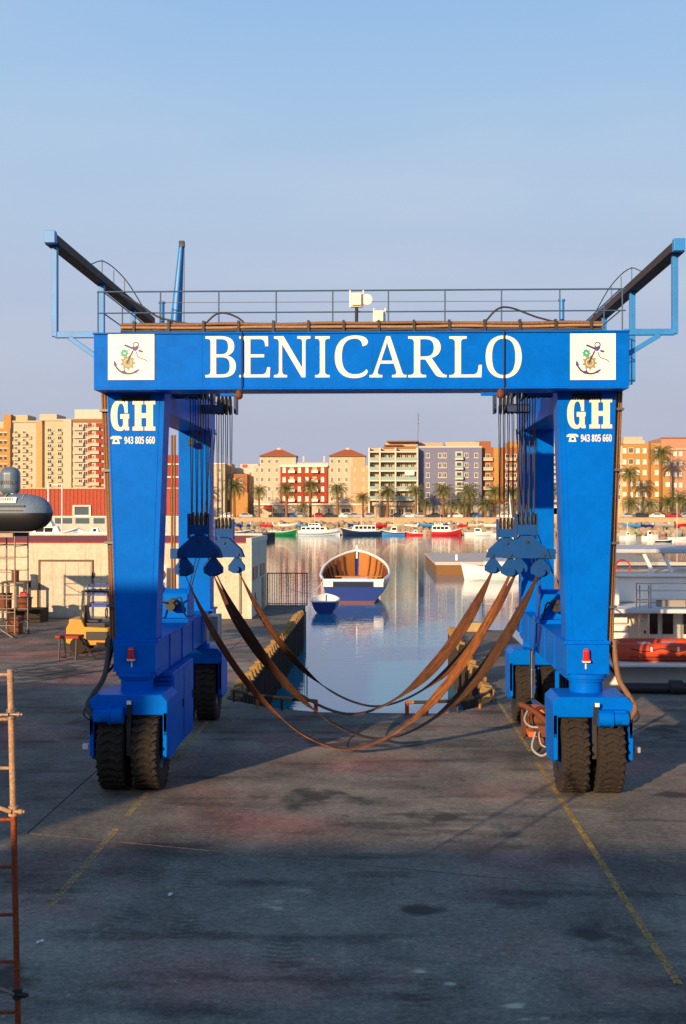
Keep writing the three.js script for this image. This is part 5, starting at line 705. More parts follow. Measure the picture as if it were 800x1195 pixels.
// craft along the far quay: hull colours, cabins; px span and waterline row in the photograph
function farBoat(name, label, px0, px1, py, o) {
  const D = o.D || Math.min(310, 6.03 * FPX / (py - 597.5)), xa = X(px0, D), xb = X(px1, D), L = xb - xa, m = thing(name, label, o.cat || 'boat', [(xa + xb) / 2, o.y ?? WATER, CAMZ - D], o.bow === 'left' ? Math.PI : 0, o.group);
  const k = o.h || 0.11, f = hullFn({ L: L * 0.96, B: Math.min(4.2, L * 0.32), hs: L * k, hm: L * k * 0.95, hb: L * k * 1.7, draft: 0.4, rake: 0.06 });
  part(m, 'hull', hullStrip(f, 0.28, 1, 14, 3), o.hull); part(m, 'bulwark', hullStrip(f, 0, 0.28, 14, 1), o.up || o.hull); part(m, 'deck', deckGeo(f, 0.12, 14), BM.deck); part(m, 'gunwale', rimGeo(f, 0.09, 12), o.rim || BM.white);
  const h0 = L * k * 0.8;
  for (const [a, b, y0, y1] of o.cab || []) { const xw = L * (a - 0.5), xe = L * (b - 0.5), W = Math.min(3, L * 0.22); const c = part(m, 'cabin', [hexa([[xw, h0 + y0, W / 2], [xe, h0 + y0, W / 2], [xe, h0 + y0, -W / 2], [xw, h0 + y0, -W / 2]], [[xw + 0.1, h0 + y1, W / 2 - 0.15], [xe - (y1 - y0) * 0.5, h0 + y1, W / 2 - 0.15], [xe - (y1 - y0) * 0.5, h0 + y1, -W / 2 + 0.15], [xw + 0.1, h0 + y1, -W / 2 + 0.15]])], o.cabMat || BM.white);
    const n = Math.max(1, Math.round((xe - xw) / 1.3)); for (let i = 0; i < n; i++) { const w0 = xw + 0.25 + i * (xe - xw - 0.5 - (y1 - y0) * 0.4) / n, w1 = w0 + (xe - xw - 0.5) / n * 0.68; for (const q of [1, -1]) part(c, 'window', bx(w0, w1, h0 + lerp(y0, y1, 0.45), h0 + lerp(y0, y1, 0.85), q * (W / 2 - 0.12), q * (W / 2 - 0.02)), MB.glassDark); } }
  for (const [a, y] of o.mast || []) part(m, 'mast', bar(V(L * (a - 0.5), h0, 0), V(L * (a - 0.5), y, 0), 0.05, 6), BM.white);
  if (o.stripe) part(m, 'stripe', hullStrip((t, v, s) => f(t, v, s, -0.02), 0.42, 0.55, 14, 1), o.stripe);
  return m;
}
farBoat('green_boat', 'open green fishing boat moored below the red and cream building', 312, 346, 622.5, { hull: BM.green, up: BM.green, rim: BM.white, h: 0.13, cab: [[0.1, 0.28, 0, 0.6]] });
farBoat('white_motor_cruiser', 'white flybridge motor cruiser moored left of the dark passenger boat', 347, 397, 622, { hull: BM.white, up: BM.white, h: 0.11, stripe: BM.sky, cab: [[0.08, 0.72, 0, 1.3], [0.25, 0.55, 1.3, 2.2]], mast: [[0.4, 5.5]], cat: 'motor cruiser' });
farBoat('passenger_boat', 'dark hulled passenger boat with long white windowed cabin', 399, 444, 624.5, { hull: BM.navy, up: BM.navy, h: 0.12, bow: 'left', cab: [[0.12, 0.78, 0, 1.7]], mast: [[0.5, 6.5], [0.2, 4.5]] });
farBoat('blue_boat', 'blue hulled work boat with small white wheelhouse', 445, 473, 623.5, { hull: BM.sky, up: BM.blue, h: 0.14, bow: 'left', cab: [[0.35, 0.7, 0, 1.6]], mast: [[0.5, 5]] });
farBoat('red_boat', 'low red hulled boat between the blue boat and the red cabin boat', 473, 493, 624, { hull: BM.red, up: BM.red, h: 0.15, bow: 'left', cab: [[0.3, 0.6, 0, 0.9]] });
farBoat('red_cabin_boat', 'red hulled boat with white sloping cabin before the lavender building', 503, 538, 624.5, { hull: BM.red, up: BM.red, h: 0.14, cab: [[0.02, 0.7, 0, 1.7], [0.1, 0.4, 1.7, 2.4]], mast: [[0.3, 5]] });
farBoat('white_boat', 'small white boat with low cabin moored right of the red cabin boat', 541, 575, 623.5, { hull: BM.white, h: 0.1, cab: [[0.35, 0.65, 0, 1.3]], mast: [[0.45, 5]] });
farBoat('blue_white_boat', 'long white boat with blue rail moored beyond the white shed', 247, 296, 624, { hull: BM.white, up: BM.blue, rim: BM.white, h: 0.085, cab: [[0.2, 0.45, 0, 0.9]] });
farBoat('white_boat', 'white boat glimpsed between the left legs of the hoist', 176, 208, 625.5, { hull: BM.white, up: BM.sky, h: 0.1, cab: [[0.4, 0.7, 0, 1.2]], mast: [[0.5, 6]] });
farBoat('white_boat', 'white motor boat with dark outboard moored below the orange building', 748, 768, 629, { hull: BM.white, h: 0.16, cab: [[0.35, 0.7, 0, 1.4]] });
farBoat('white_boat', 'low white boat moored at the right edge before the palms', 779, 806, 630, { hull: BM.white, h: 0.1, mast: [[0.4, 8]] });
farBoat('white_boat', 'white boat moored just right of the right leg of the hoist', 722, 742, 628, { hull: BM.white, up: BM.white, h: 0.13, mast: [[0.5, 4]], cab: [[0.4, 0.7, 0, 1]] });
farBoat('dark_boat', 'low dark boat lying between the white boats at right', 764, 784, 632, { hull: BM.navy, h: 0.08 });
farBoat('white_boat', 'tiny white boat beside the right hook blocks of the hoist', 575, 592, 625, { hull: BM.white, h: 0.13, cab: [[0.3, 0.6, 0, 0.9]] });
// boats laid up behind the shed
const cradle = (o, L, h) => parts(o, 'cradle_post', [-0.3, 0, 0.3].flatMap(a => [-0.7, 0.7].map(z => bx(a * L - 0.08, a * L + 0.08, -h, 0.35, z - 0.08, z + 0.08))), MB.galv);
cradle(farBoat('laid_up_yacht', 'cream motor yacht laid up behind the shed, under the grey inflatable', 22, 90, 0, { D: 82, y: 2.35, hull: BM.white, up: BM.white, h: 0.16, cab: [[0.25, 0.75, 0, 0.7], [0.35, 0.6, 0.7, 1.3]], mast: [[0.5, 4.2]] }), 4, 2.35);
cradle(farBoat('laid_up_boat', 'dark hulled boat laid up behind the shed before the red warehouse', 88, 128, 0, { D: 92, y: 2.4, hull: BM.navy, up: BM.white, h: 0.2, bow: 'left', cab: [[0.3, 0.6, 0, 0.5]] }), 2.6, 2.4);
{ const D = 62, x = X(72, D); solo('flag_mast', 'thin white mast standing behind the shed before the red warehouse', 'mast', [bar(V(x, 0, CAMZ - D), V(x, Y(72, 564, D), CAMZ - D), 0.035, 8), bx(x - 0.5, x + 0.02, Y(72, 566, D), Y(72, 566, D) + 0.03, CAMZ - D - 0.02, CAMZ - D + 0.02)], BM.white); }

// ---------------------------------------------------------------- far quay and town
const PROM = 2.8, DQ = 326;
const stone = mat(0.55, 0.42, 0.26, 0.9, { map: plasterMap }), pave = mat(0.4, 0.34, 0.27, 0.9);
struct('promenade', bx(-420, 700, -3, PROM, CAMZ - 900, CAMZ - DQ), pave);
struct('terrain', bx(-2600, 2600, -3, 2.2, CAMZ - 6000, CAMZ - 899), mat(0.12, 0.12, 0.08, 0.95));
struct('lower_quay', bx(-420, 700, -3, -0.2, CAMZ - DQ, CAMZ - DQ + 9), pave);
{ const w = solo('promenade_wall', 'pale stone promenade wall along the far quay', 'wall', [bx(-420, 700, 0.5, PROM + 0.15, CAMZ - DQ - 0.2, CAMZ - DQ + 0.25), bx(-420, 700, PROM + 0.15, PROM + 0.28, CAMZ - DQ - 0.3, CAMZ - DQ + 0.35)], stone); }
{ // boulders at the foot of the wall
  const r = rng(31), g = new THREE.IcosahedronGeometry(1, 1), p = g.attributes.position; for (let i = 0; i < p.count; i++) { const k = 0.78 + 0.4 * fbm(p.getX(i) * 2.3 + 4, p.getY(i) * 2.1 + p.getZ(i) * 3, 2); p.setXYZ(i, p.getX(i) * k, p.getY(i) * k, p.getZ(i) * k); } g.computeVertexNormals();
  const N = 900, im = new THREE.InstancedMesh(prep(g), mat(0.34, 0.27, 0.19, 0.95), N), d = new THREE.Object3D(); im.name = 'boulders'; im.userData = { label: 'rough stone boulders banked along the far quay', category: 'boulders', kind: 'stuff' };
  for (let i = 0; i < N; i++) { const u = r(), s = 0.35 + r() * 0.65; d.position.set(X(170 + r() * 660, DQ - 8), -1.2 + u * 2.6, CAMZ - DQ + 10.5 - u * 9); d.rotation.set(r() * 6, r() * 6, r() * 6); d.scale.set(s * 1.3, s * 0.8, s); d.updateMatrix(); im.setMatrixAt(i, d.matrix); im.setColorAt(i, C(0.7 + r() * 0.5, 0.7 + r() * 0.4, 0.65 + r() * 0.4)); }
  im.castShadow = im.receiveShadow = true; scene.add(im);
}
function building(name, label, px0, px1, top, D, m, o = {}) {
  const x0 = X(px0, D), x1 = X(px1, D), base = o.base ?? PROM, cx = (x0 + x1) / 2, z = CAMZ - D, deep = o.deep || 16, g = thing(name, label, o.cat || 'building', [cx, base, z]);
  const lx = p => X(p, D) - cx, ly = (q, p = (px0 + px1) / 2) => Y(p, q, D) - base;
  part(g, 'wall', bx(x0 - cx, x1 - cx, 0, ly(top), -deep, 0), m);
  const cache = new Map();
  const B = { g, lx, ly, D,
    slab: (nm, p0, p1, q0, q1, d0, d1, mm, par = g) => part(par, nm, bx(lx(p0), lx(p1), ly(q1), ly(q0), d0, d1), mm),
    // window: frame with a pane behind it, sill; shutter: one slab
    win: (xs, ys, w, h, kind = 'glass', fm = W.frame) => { for (const q of ys) for (const p of xs) { const key = kind + w + '_' + h + fm.id; if (!cache.has(key)) { const ww = lx(p + w / 2) - lx(p - w / 2), hh = ly(q - h / 2) - ly(q + h / 2), t = Math.min(0.12, ww * 0.14);
          cache.set(key, { fr: geo(kind === 'shutter' ? [bx(-ww / 2, ww / 2, -hh / 2, hh / 2, 0.003, 0.05), bx(-ww / 2 - 0.08, ww / 2 + 0.08, -hh / 2 - 0.12, -hh / 2, 0, 0.16), bx(-ww / 2 - 0.05, ww / 2 + 0.05, hh / 2, hh / 2 + 0.08, 0, 0.12), ...[0, 1, 2].map(k => bx(-ww / 2, ww / 2, -hh / 2 + (k + 0.5) * hh / 3, -hh / 2 + (k + 0.5) * hh / 3 + 0.06, 0.05, 0.075))] : [bx(-ww / 2, -ww / 2 + t, -hh / 2, hh / 2, 0, 0.12), bx(ww / 2 - t, ww / 2, -hh / 2, hh / 2, 0, 0.12), bx(-ww / 2 + t, ww / 2 - t, hh / 2 - t, hh / 2, 0, 0.12), bx(-ww / 2 - 0.08, ww / 2 + 0.08, -hh / 2 - 0.1, -hh / 2 + t * 0.6, 0, 0.2), bx(-0.04, 0.04, -hh / 2 + t, hh / 2 - t, 0.02, 0.09)]), pn: geo(bx(-ww / 2 + t, ww / 2 - t, -hh / 2 + t * 0.6, hh / 2 - t, 0.004, 0.03)) }); for (const k of Object.values(cache.get(key))) k.userData.done = true; }
        const c = cache.get(key), f = part(g, kind === 'shutter' ? 'shutter' : 'window', c.fr, fm); f.position.set(lx(p), ly(q), 0); if (kind !== 'shutter') part(f, 'pane', c.pn, kind === 'dark' ? W.dark : W.pane); } },
    // balcony: slab with a parapet, p centre, q floor row
    bal: (xs, ys, w, h, depth, mm, par = W.slab) => { for (const q of ys) for (const p of xs) { const a = lx(p - w / 2), b = lx(p + w / 2), y = ly(q), hh = ly(q - h) - y; const s = part(g, 'balcony', [bx(a, b, y - 0.2, y, 0, depth)], par); part(s, 'balcony_front', [bx(a, b, y, y + hh, depth - 0.1, depth), bx(a, a + 0.1, y, y + hh, 0, depth - 0.1), bx(b - 0.1, b, y, y + hh, 0, depth - 0.1)], mm); } } };
  return B;
}
const W = { frame: mat(0.74, 0.66, 0.52, 0.7), pane: mat(0.06, 0.07, 0.08, 0.15), dark: mat(0.03, 0.028, 0.026, 0.2), white: mat(0.8, 0.74, 0.62, 0.75), cream: mat(0.6, 0.49, 0.32, 0.85, { map: plasterMap }), creamPale: mat(0.6, 0.52, 0.4, 0.85, { map: plasterMap }), tan: mat(0.55, 0.36, 0.17, 0.85, { map: plasterMap }), orange: mat(0.5, 0.27, 0.08, 0.85, { map: plasterMap }), peach: mat(0.62, 0.4, 0.24, 0.85, { map: plasterMap }), pink: mat(0.54, 0.28, 0.17, 0.85, { map: plasterMap }), red: mat(0.38, 0.045, 0.015, 0.85, { map: plasterMap }), brick: mat(0.38, 0.16, 0.07, 0.9, { map: plasterMap }), lav: mat(0.2, 0.21, 0.34, 0.85, { map: plasterMap }), roof: mat(0.62, 0.2, 0.07, 0.85, { map: rustMap }), slab: mat(0.64, 0.58, 0.48, 0.8), glassG: mat(0.28, 0.38, 0.34, 0.2), rust: mat(0.36, 0.13, 0.045, 0.85, { map: plasterMap }), shade: mat(0.4, 0.34, 0.27, 0.8), white2: mat(0.66, 0.6, 0.52, 0.85, { map: plasterMap }), dim: mat(0.45, 0.34, 0.23, 0.8) };
const rows = (a, d, n) => Array.from({ length: n }, (_, k) => a + d * k);
{ // tower blocks on the left
  let b = building('apartment_tower', 'sandy apartment tower with orange side and small balconies, far left', -22, 52, 492, 440, W.creamPale, { cat: 'apartment block', deep: 30 });
  b.slab('side_wing', -22, 13, 500, 612, 0.01, 1.5, W.orange); b.slab('roof_house', 14, 31, 484, 492.5, -12, -1, W.cream); b.slab('roof_house', 5, 13.5, 484, 500, -8, 1.2, W.orange);
  for (const x of [2.2, 7.4]) for (const y of rows(507, 9.2, 8)) { const ww = 0.9, f = part(b.g, 'window', bx(b.lx(x) - ww / 2, b.lx(x) + ww / 2, b.ly(y + 1.8), b.ly(y - 1.8), 1.5, 1.55), W.dark); part(f, 'window_frame', bx(b.lx(x) - 0.7, b.lx(x) + 0.7, b.ly(y - 1.8), b.ly(y - 2.6), 1.5, 1.6), W.white); }
  b.bal([18.5, 28], rows(509, 9.2, 10), 6.4, 3, 1.1, W.cream); b.win([18.5, 28], rows(505, 9.2, 10), 4.2, 4.4, 'dark'); b.bal([35], rows(512, 9.2, 10), 4, 2.6, 0.8, W.tan); b.slab('pier_strip', 43, 50, 492, 612, 0.01, 1.2, W.tan); b.slab('pier_strip', 38, 43, 494, 612, 0.01, 0.6, W.creamPale);
  b.slab('roof_parapet', 13, 52, 491, 493, -0.4, 0.5, W.cream);
  b = building('apartment_tower', 'cream apartment tower with dark recessed balconies, between the sandy and red towers', 52, 85, 490, 436, W.cream, { cat: 'apartment block', deep: 30 });
  b.slab('roof_house', 45, 65, 483, 490.5, -14, -1, W.creamPale); b.slab('roof_parapet', 52, 85, 489, 491, -0.4, 0.5, W.creamPale); b.slab('pier_strip', 74.5, 84, 489.5, 612, 0.01, 1.4, W.creamPale);
  b.win([57.5, 69.5], rows(502.5, 9.2, 11), 5.4, 5.6, 'dark'); b.bal([57.5, 69.5], rows(506.5, 9.2, 11), 6, 2.7, 1.0, W.cream); b.win([62.6], rows(503, 9.2, 11), 2, 3, 'dark');
  b = building('apartment_tower', 'tall apartment tower with brick red balcony bays, just left of the hoist leg', 85, 150, 488, 430, W.creamPale, { cat: 'apartment block', deep: 30 });
  b.slab('roof_house', 86, 118, 477.5, 488.5, -14, -1, W.white2); b.slab('roof_band', 85, 150, 489, 492.5, 0.01, 0.6, W.brick); 
  b.win([93.5, 99.5, 128], rows(497.5, 9.2, 12), 4.8, 5.6, 'dark'); b.bal([91.5, 110, 132], rows(501.5, 9.2, 12), 12, 3, 1.2, W.creamPale); for (const [p0, p1] of [[102.5, 106], [112, 120], [138, 146]]) for (const y of rows(493.8, 9.2, 12)) b.slab('bay_panel', p0, p1, y, y + 6.2, 0.01, 0.5, W.red);
  b.win([108.5], rows(497.5, 9.2, 12), 2.6, 5, 'dark');
}
{ // red warehouse beyond the shed
  const b = building('red_warehouse', 'long low red corrugated warehouse behind the white shed', 12, 215, 570, 130, mat(0.42, 0.055, 0.02, 0.7, { map: plasterMap }), { base: 0, deep: 14, cat: 'warehouse' });
  const rb = []; for (let x = b.lx(12.5); x < b.lx(214.5); x += 0.42) rb.push(bx(x, x + 0.14, b.ly(603), b.ly(570.5), 0, 0.05)); b.g.children[0].userData.label = 'red corrugated upper wall'; const rm = part(b.g, 'corrugation', rb, mat(0.44, 0.06, 0.022, 0.7, { map: plasterMap })); rm.userData.kind = 'stuff';
  b.slab('coping', 11.5, 215.5, 569, 570.6, -0.2, 0.12, W.cream); b.slab('white_band', 12, 215, 603, 650, 0.002, 0.06, W.white2); b.slab('band_trim', 12, 215, 602.2, 603.2, 0.05, 0.14, MB.white);
  const w = b.slab('window', 87, 104, 591, 601, 0.05, 0.1, MB.glass); b.slab('window_frame', 85, 106, 589.5, 591, 0.04, 0.2, MB.white, w); b.slab('window_frame', 85, 106, 601, 602, 0.04, 0.2, MB.white, w); b.slab('window_frame', 85, 87, 591, 601, 0.04, 0.2, MB.white, w); b.slab('window_frame', 104, 106, 591, 601, 0.04, 0.2, MB.white, w);
  for (const [p0, p1] of [[64, 84], [88, 104], [109, 122], [150, 170]]) b.slab('window', p0, p1, 604.5, 611, 0.06, 0.1, MB.glass);
}
{ // buildings seen between the left legs and the blocks
  let b = building('red_corner_house', 'tall red fronted house with cream lower storeys behind the left hoist legs', 182, 212, 531, 345, W.cream, { cat: 'house' });
  b.slab('red_front', 182, 212, 531, 578, 0.01, 0.4, W.red); b.slab('cornice', 181, 213, 541, 542.5, 0.4, 0.8, W.white); b.slab('cornice', 181, 213, 556, 557.5, 0.4, 0.8, W.white); b.win([199], [536.5, 549.5, 561], 4, 4, 'shutter', W.white); b.win([187, 193.5, 204], [582, 592], 3, 5, 'dark');
  b = building('cream_house', 'cream house with small dark windows seen past the left hook blocks', 212, 262, 541, 352, W.creamPale, { cat: 'house' }); b.win([240, 248, 256], [549, 560, 572, 584], 3.4, 5, 'glass'); b.win([240, 248, 256], [595], 3.4, 7, 'dark'); b.slab('cornice', 212, 262, 540.5, 542, 0, 0.4, W.white);
  b = building('brick_house', 'brown brick house behind the palms left of the red and cream building', 255, 288, 553, 356, W.brick, { cat: 'house' }); b.win([262, 272, 281], [561, 572, 583, 594], 3.2, 4.8, 'dark'); b.slab('yellow_annexe', 270, 290, 575, 604, 0.01, 3, W.orange); b.slab('roof_house', 256, 270, 541, 553.5, -8, -0.5, W.peach);
  b = building('white_terrace', 'white stepped terrace house with red roof box beside the red and cream building', 262, 303, 546, 362, W.white2, { cat: 'house' }); b.slab('roof_house', 280, 301, 541.5, 546.5, -8, -0.5, W.white2); b.slab('roof_box', 282.5, 288, 542, 545.5, -0.49, -0.3, MB.red); b.win([266, 274, 283, 292, 299], [553], 3.4, 4.5, 'glass'); b.win([296, 300], [562, 572, 583], 2.8, 5, 'glass');
}
{ // red and cream building with two hipped towers
  const b = building('red_cream_building', 'long cream building with red middle front and two hipped terracotta roofs', 296, 430, 543.5, 350, W.creamPale, { cat: 'apartment block', deep: 16 });
  b.slab('red_front', 327, 382, 545, 587.5, 0.01, 0.5, W.red); b.slab('cornice', 327, 382, 542.5, 545, 0.02, 1.0, W.white); b.slab('string_course', 296, 430, 587.5, 589.5, 0.02, 0.9, W.white);
  const hip = (p0, p1, py0, ap) => { const x0 = b.lx(p0), x1 = b.lx(p1), y = b.ly(py0), h = b.ly(ap) - y, c = (x0 + x1) / 2, q = [[x0, y, 1.2], [x1, y, 1.2], [x1, y, -9], [x0, y, -9]], t = [[c - 1, y + h, -3.4], [c + 1, y + h, -3.4], [c + 1, y + h, -4.4], [c - 1, y + h, -4.4]]; return hexa(q, t); };
  for (const [p0, p1] of [[302, 346], [383, 427]]) { b.slab('tower', p0 + 1, p1 - 1, 532, 543.5, -8, -0.03, W.creamPale); const r = part(b.g, 'tower_roof', hip(p0, p1, 532, 524), W.roof); b.slab('eaves', p0 + 0.2, p1 - 0.2, 531.4, 532.6, -8.6, 0.9, W.tan, r); b.slab('chimney', (p0 + p1) / 2 - 2, (p0 + p1) / 2 + 2, 522, 527, -4.5, -3.4, W.white2, r); }
  b.slab('balustrade', 346, 383, 540, 543, -0.2, 0.3, W.white2); for (const p of [354, 378]) b.slab('finial', p - 1, p + 1, 532.5, 540.5, -0.2, 0.3, W.white2);
  b.slab('peach_wing', 409, 430, 545, 600, 0.01, 0.7, W.peach); b.slab('peach_wing', 411, 426, 534, 545, -0.03, 0.1, W.peach);
  const ry = [548.5, 559.5, 570.5, 582];
  { const z = 0.5; for (const y of ry) for (const p of [331.5, 349.3, 358, 376.2]) { const s = part(b.g, 'shutter', bx(b.lx(p - 1.8), b.lx(p + 1.8), b.ly(y + 2.8), b.ly(y - 2.8), z, z + 0.08), W.white); part(s, 'sill', bx(b.lx(p - 2.2), b.lx(p + 2.2), b.ly(y + 3.3), b.ly(y + 2.8), z, z + 0.25), W.white); }
    for (const y of ry) for (const p of [340.3, 367.2]) { const s = part(b.g, 'balcony', bx(b.lx(p - 3.8), b.lx(p + 3.8), b.ly(y + 3.6), b.ly(y + 3), z, z + 1.1), W.white); part(s, 'balcony_front', bx(b.lx(p - 3.8), b.lx(p + 3.8), b.ly(y + 3), b.ly(y + 0.2), z + 1.0, z + 1.1), W.white); part(s, 'shutter', bx(b.lx(p - 2.6), b.lx(p + 2.6), b.ly(y + 2.9), b.ly(y - 3.2), z, z + 0.08), W.cream); } }
  b.win([305.5, 314, 322.5, 387, 395.5, 404], [538.2], 3.4, 4.8, 'dark'); b.win([305.5, 314, 322.5, 387, 395.5, 404], ry, 3.4, 5.4, 'glass', W.frame); b.win([299.5], ry, 2.4, 5, 'glass');
  for (const p of [414, 424]) for (const y of ry) { const s = part(b.g, 'shutter', bx(b.lx(p - 1.5), b.lx(p + 1.5), b.ly(y + 2.5), b.ly(y - 2.5), 0.7, 0.78), W.creamPale); }
  b.win([304, 318, 331, 352, 372, 384], [596.5], 4, 8, 'glass', W.white); b.win([403, 420], [596], 11, 6, 'glass'); 
  const aw = part(b.g, 'awning', hexa([[b.lx(307), b.ly(594), 3.4], [b.lx(318), b.ly(594), 3.4], [b.lx(318), b.ly(594), 0.2], [b.lx(307), b.ly(594), 0.2]], [[b.lx(308), b.ly(591), 0.5], [b.lx(317), b.ly(591), 0.5], [b.lx(317), b.ly(590.5), 0.2], [b.lx(308), b.ly(590.5), 0.2]]), MB.red, 'red shop awning');
}
{ // modern balcony block, lavender block, brown block
  let b = building('balcony_block', 'pale modern block with long balconies and green glass fronts', 430, 488, 523, 341, W.dim, { cat: 'apartment block' });
  for (const y of [527, 538.2, 549.2, 560.4, 571.6, 583]) { const s = b.slab('balcony', 429.5, 487.5, y, y + 1.5, 0.01, 2.4, W.slab); if (y > 530) { for (const [p0, p1] of [[431, 441.5], [444.5, 460], [462.5, 486]]) b.slab('balcony_front', p0, p1, y - 4, y, 2.28, 2.36, W.glassG, s); } }
  for (const p of [430.5, 443, 461.2, 486.5]) b.slab('pier', p - 0.9, p + 0.9, 523, 604, 0.02, 2.2, W.slab);
  for (const y of rows(531, 11.1, 5)) for (const [p, w] of [[436, 5], [449, 5], [455.5, 4], [467, 4], [473.5, 5], [481, 4]]) { const s = b.slab('wall_panel', p + w / 2, p + w / 2 + 2.2, y - 2.5, y + 6, 0.01, 0.12, W.cream); }
  b.win([436, 449, 455.5, 467, 474, 481], rows(534, 11.1, 5), 4.6, 7, 'glass'); b.slab('awning', 472, 483, 549.5, 555, 2.4, 2.6, W.white);
  b.slab('penthouse', 450, 486, 515.5, 523.5, -10, -1.5, W.cream); b.slab('penthouse_roof', 451, 489, 514.3, 515.8, -10.5, 0.5, W.rust); b.slab('pergola', 448, 470, 519.2, 520.2, -2, 1.5, W.rust); b.win([459, 468, 478], [597], 7, 7, 'glass'); b.slab('shop_front', 430, 488, 586, 590, 0.02, 1.0, W.white2); b.slab('roof_planter', 447, 486, 520.8, 523.2, -1, 0.4, W.brick);
  part(b.g, 'antenna', [bar(V(b.lx(488), b.ly(516), -5), V(b.lx(488.5), b.ly(480), -5), 0.08, 5), ...[484, 488, 493].map(q => bar(V(b.lx(487), b.ly(q), -5), V(b.lx(490), b.ly(q), -5), 0.04, 4))], MB.steel);
  b = building('lavender_block', 'flat lavender grey apartment block with small square windows', 488, 562, 521.5, 342, W.lav, { cat: 'apartment block' });
  const ry = rows(531.5, 11.5, 5); b.win([499, 513.3, 518.6, 544, 555.5], ry, 4.3, 5.8, 'glass', W.frame); 
  for (const y of ry) { const s = b.slab('balcony', 530.5, 540, y + 4, y + 5, 0.01, 1.3, W.white); b.slab('balcony_front', 530.5, 540, y + 0.6, y + 4, 1.18, 1.28, W.glassG, s); b.slab('balcony_recess', 531, 539.6, y - 4.6, y + 3.9, 0.02, 0.06, W.white2, s); b.slab('balcony_door', 533, 538, y - 3, y + 3.9, 0.06, 0.1, W.pane, s); }
  b.slab('shop_front', 488, 562, 590, 604, 0.01, 0.12, W.shade); b.win([497, 509, 523, 548], [597.5], 8, 7, 'glass'); b.slab('roof_parapet', 488, 562, 520.6, 522.4, -0.5, 0.15, W.white2); b.slab('penthouse', 520, 560, 515.2, 521.5, -12, -2.5, W.cream); b.slab('roof_house', 489, 516, 516, 521.5, -12, -2, W.peach);
  b = building('brown_block', 'orange brown apartment block with stacked balconies left of the right hoist legs', 562, 655, 522, 344, W.rust, { cat: 'apartment block' });
  const r2 = rows(532.5, 11.3, 6); b.slab('yellow_strip', 575.5, 584, 522, 600, 0.01, 0.35, W.orange); b.slab('yellow_strip', 606, 616, 522, 600, 0.01, 0.35, W.cream); b.slab('cream_bay', 634, 655, 518, 600, 0.01, 0.4, W.creamPale); b.win([569, 592, 600, 624], r2, 5, 5.5, 'dark'); b.bal([569, 596, 624], r2.map(y => y + 4.4), 11, 3, 1.1, W.cream); b.bal([645], r2.map(y => y + 3), 14, 3, 1.3, W.creamPale); b.slab('roof_house', 555, 573, 514.5, 522, -10, -1, W.rust); b.slab('roof_house', 594, 606, 515, 522, -10, -1, W.orange); b.slab('ground_floor', 562, 655, 589, 604, 0.02, 0.4, W.creamPale); b.win([570, 586, 604, 622, 642], [597], 5, 8, 'glass');
  for (const y of r2) for (const [p0, p1] of [[636, 641], [644, 653]]) b.slab('window', p0, p1, y - 3, y + 3, 0.4, 0.46, W.pane);
}
{ // right hand blocks
  let b = building('cream_block', 'cream block mostly hidden behind the right front leg of the hoist', 655, 727, 520, 342, W.cream, { cat: 'apartment block' }); b.win([715, 722], rows(532, 12, 5), 4, 6, 'dark');
  b = building('orange_block', 'ochre apartment block with white shutters right of the hoist', 727, 771, 517, 341, W.orange, { cat: 'apartment block' });
  b.slab('roof_house', 728, 750, 509.5, 517.5, -9, -0.6, W.cream); b.slab('roof_parapet', 727, 752, 514, 518, -0.6, 0.2, W.creamPale); const r3 = [526, 539, 551.5, 564.5, 577]; b.win([728.5, 744, 752, 766], r3, 4.2, 5, 'shutter', W.white); b.win([736], [525.5, 538.5], 5.4, 6.4, 'dark'); b.win([736], [551.5, 564.5, 577], 4.2, 5, 'shutter', W.white); b.slab('drain_recess', 756.5, 758.5, 517, 590, 0.01, 0.3, W.rust); b.slab('ground_floor', 727, 771, 584, 600, 0.02, 0.5, W.creamPale); b.win([732, 742, 752, 764], [593], 5, 8, 'dark');
  b = building('pink_block', 'salmon pink apartment block at the right edge', 771, 832, 511, 340, W.pink, { cat: 'apartment block' });
  b.slab('yellow_bay', 771, 781, 520, 600, 0.01, 0.5, W.orange); b.win([787.5, 794, 804, 814], [529.5, 541, 553.5, 566, 578], 3.6, 4.6, 'shutter', W.white); for (const y of [540.5, 553, 565.5]) b.slab('shutter', 776, 781, y - 2.6, y + 2.6, 0.5, 0.58, W.white); b.slab('roof_parapet', 771, 832, 510.2, 511.6, -0.5, 0.3, W.roof); b.slab('string_course', 781, 832, 523.5, 525, 0.01, 0.5, W.creamPale); b.slab('ground_floor', 771, 832, 585, 600, 0.52, 0.9, W.creamPale);
}

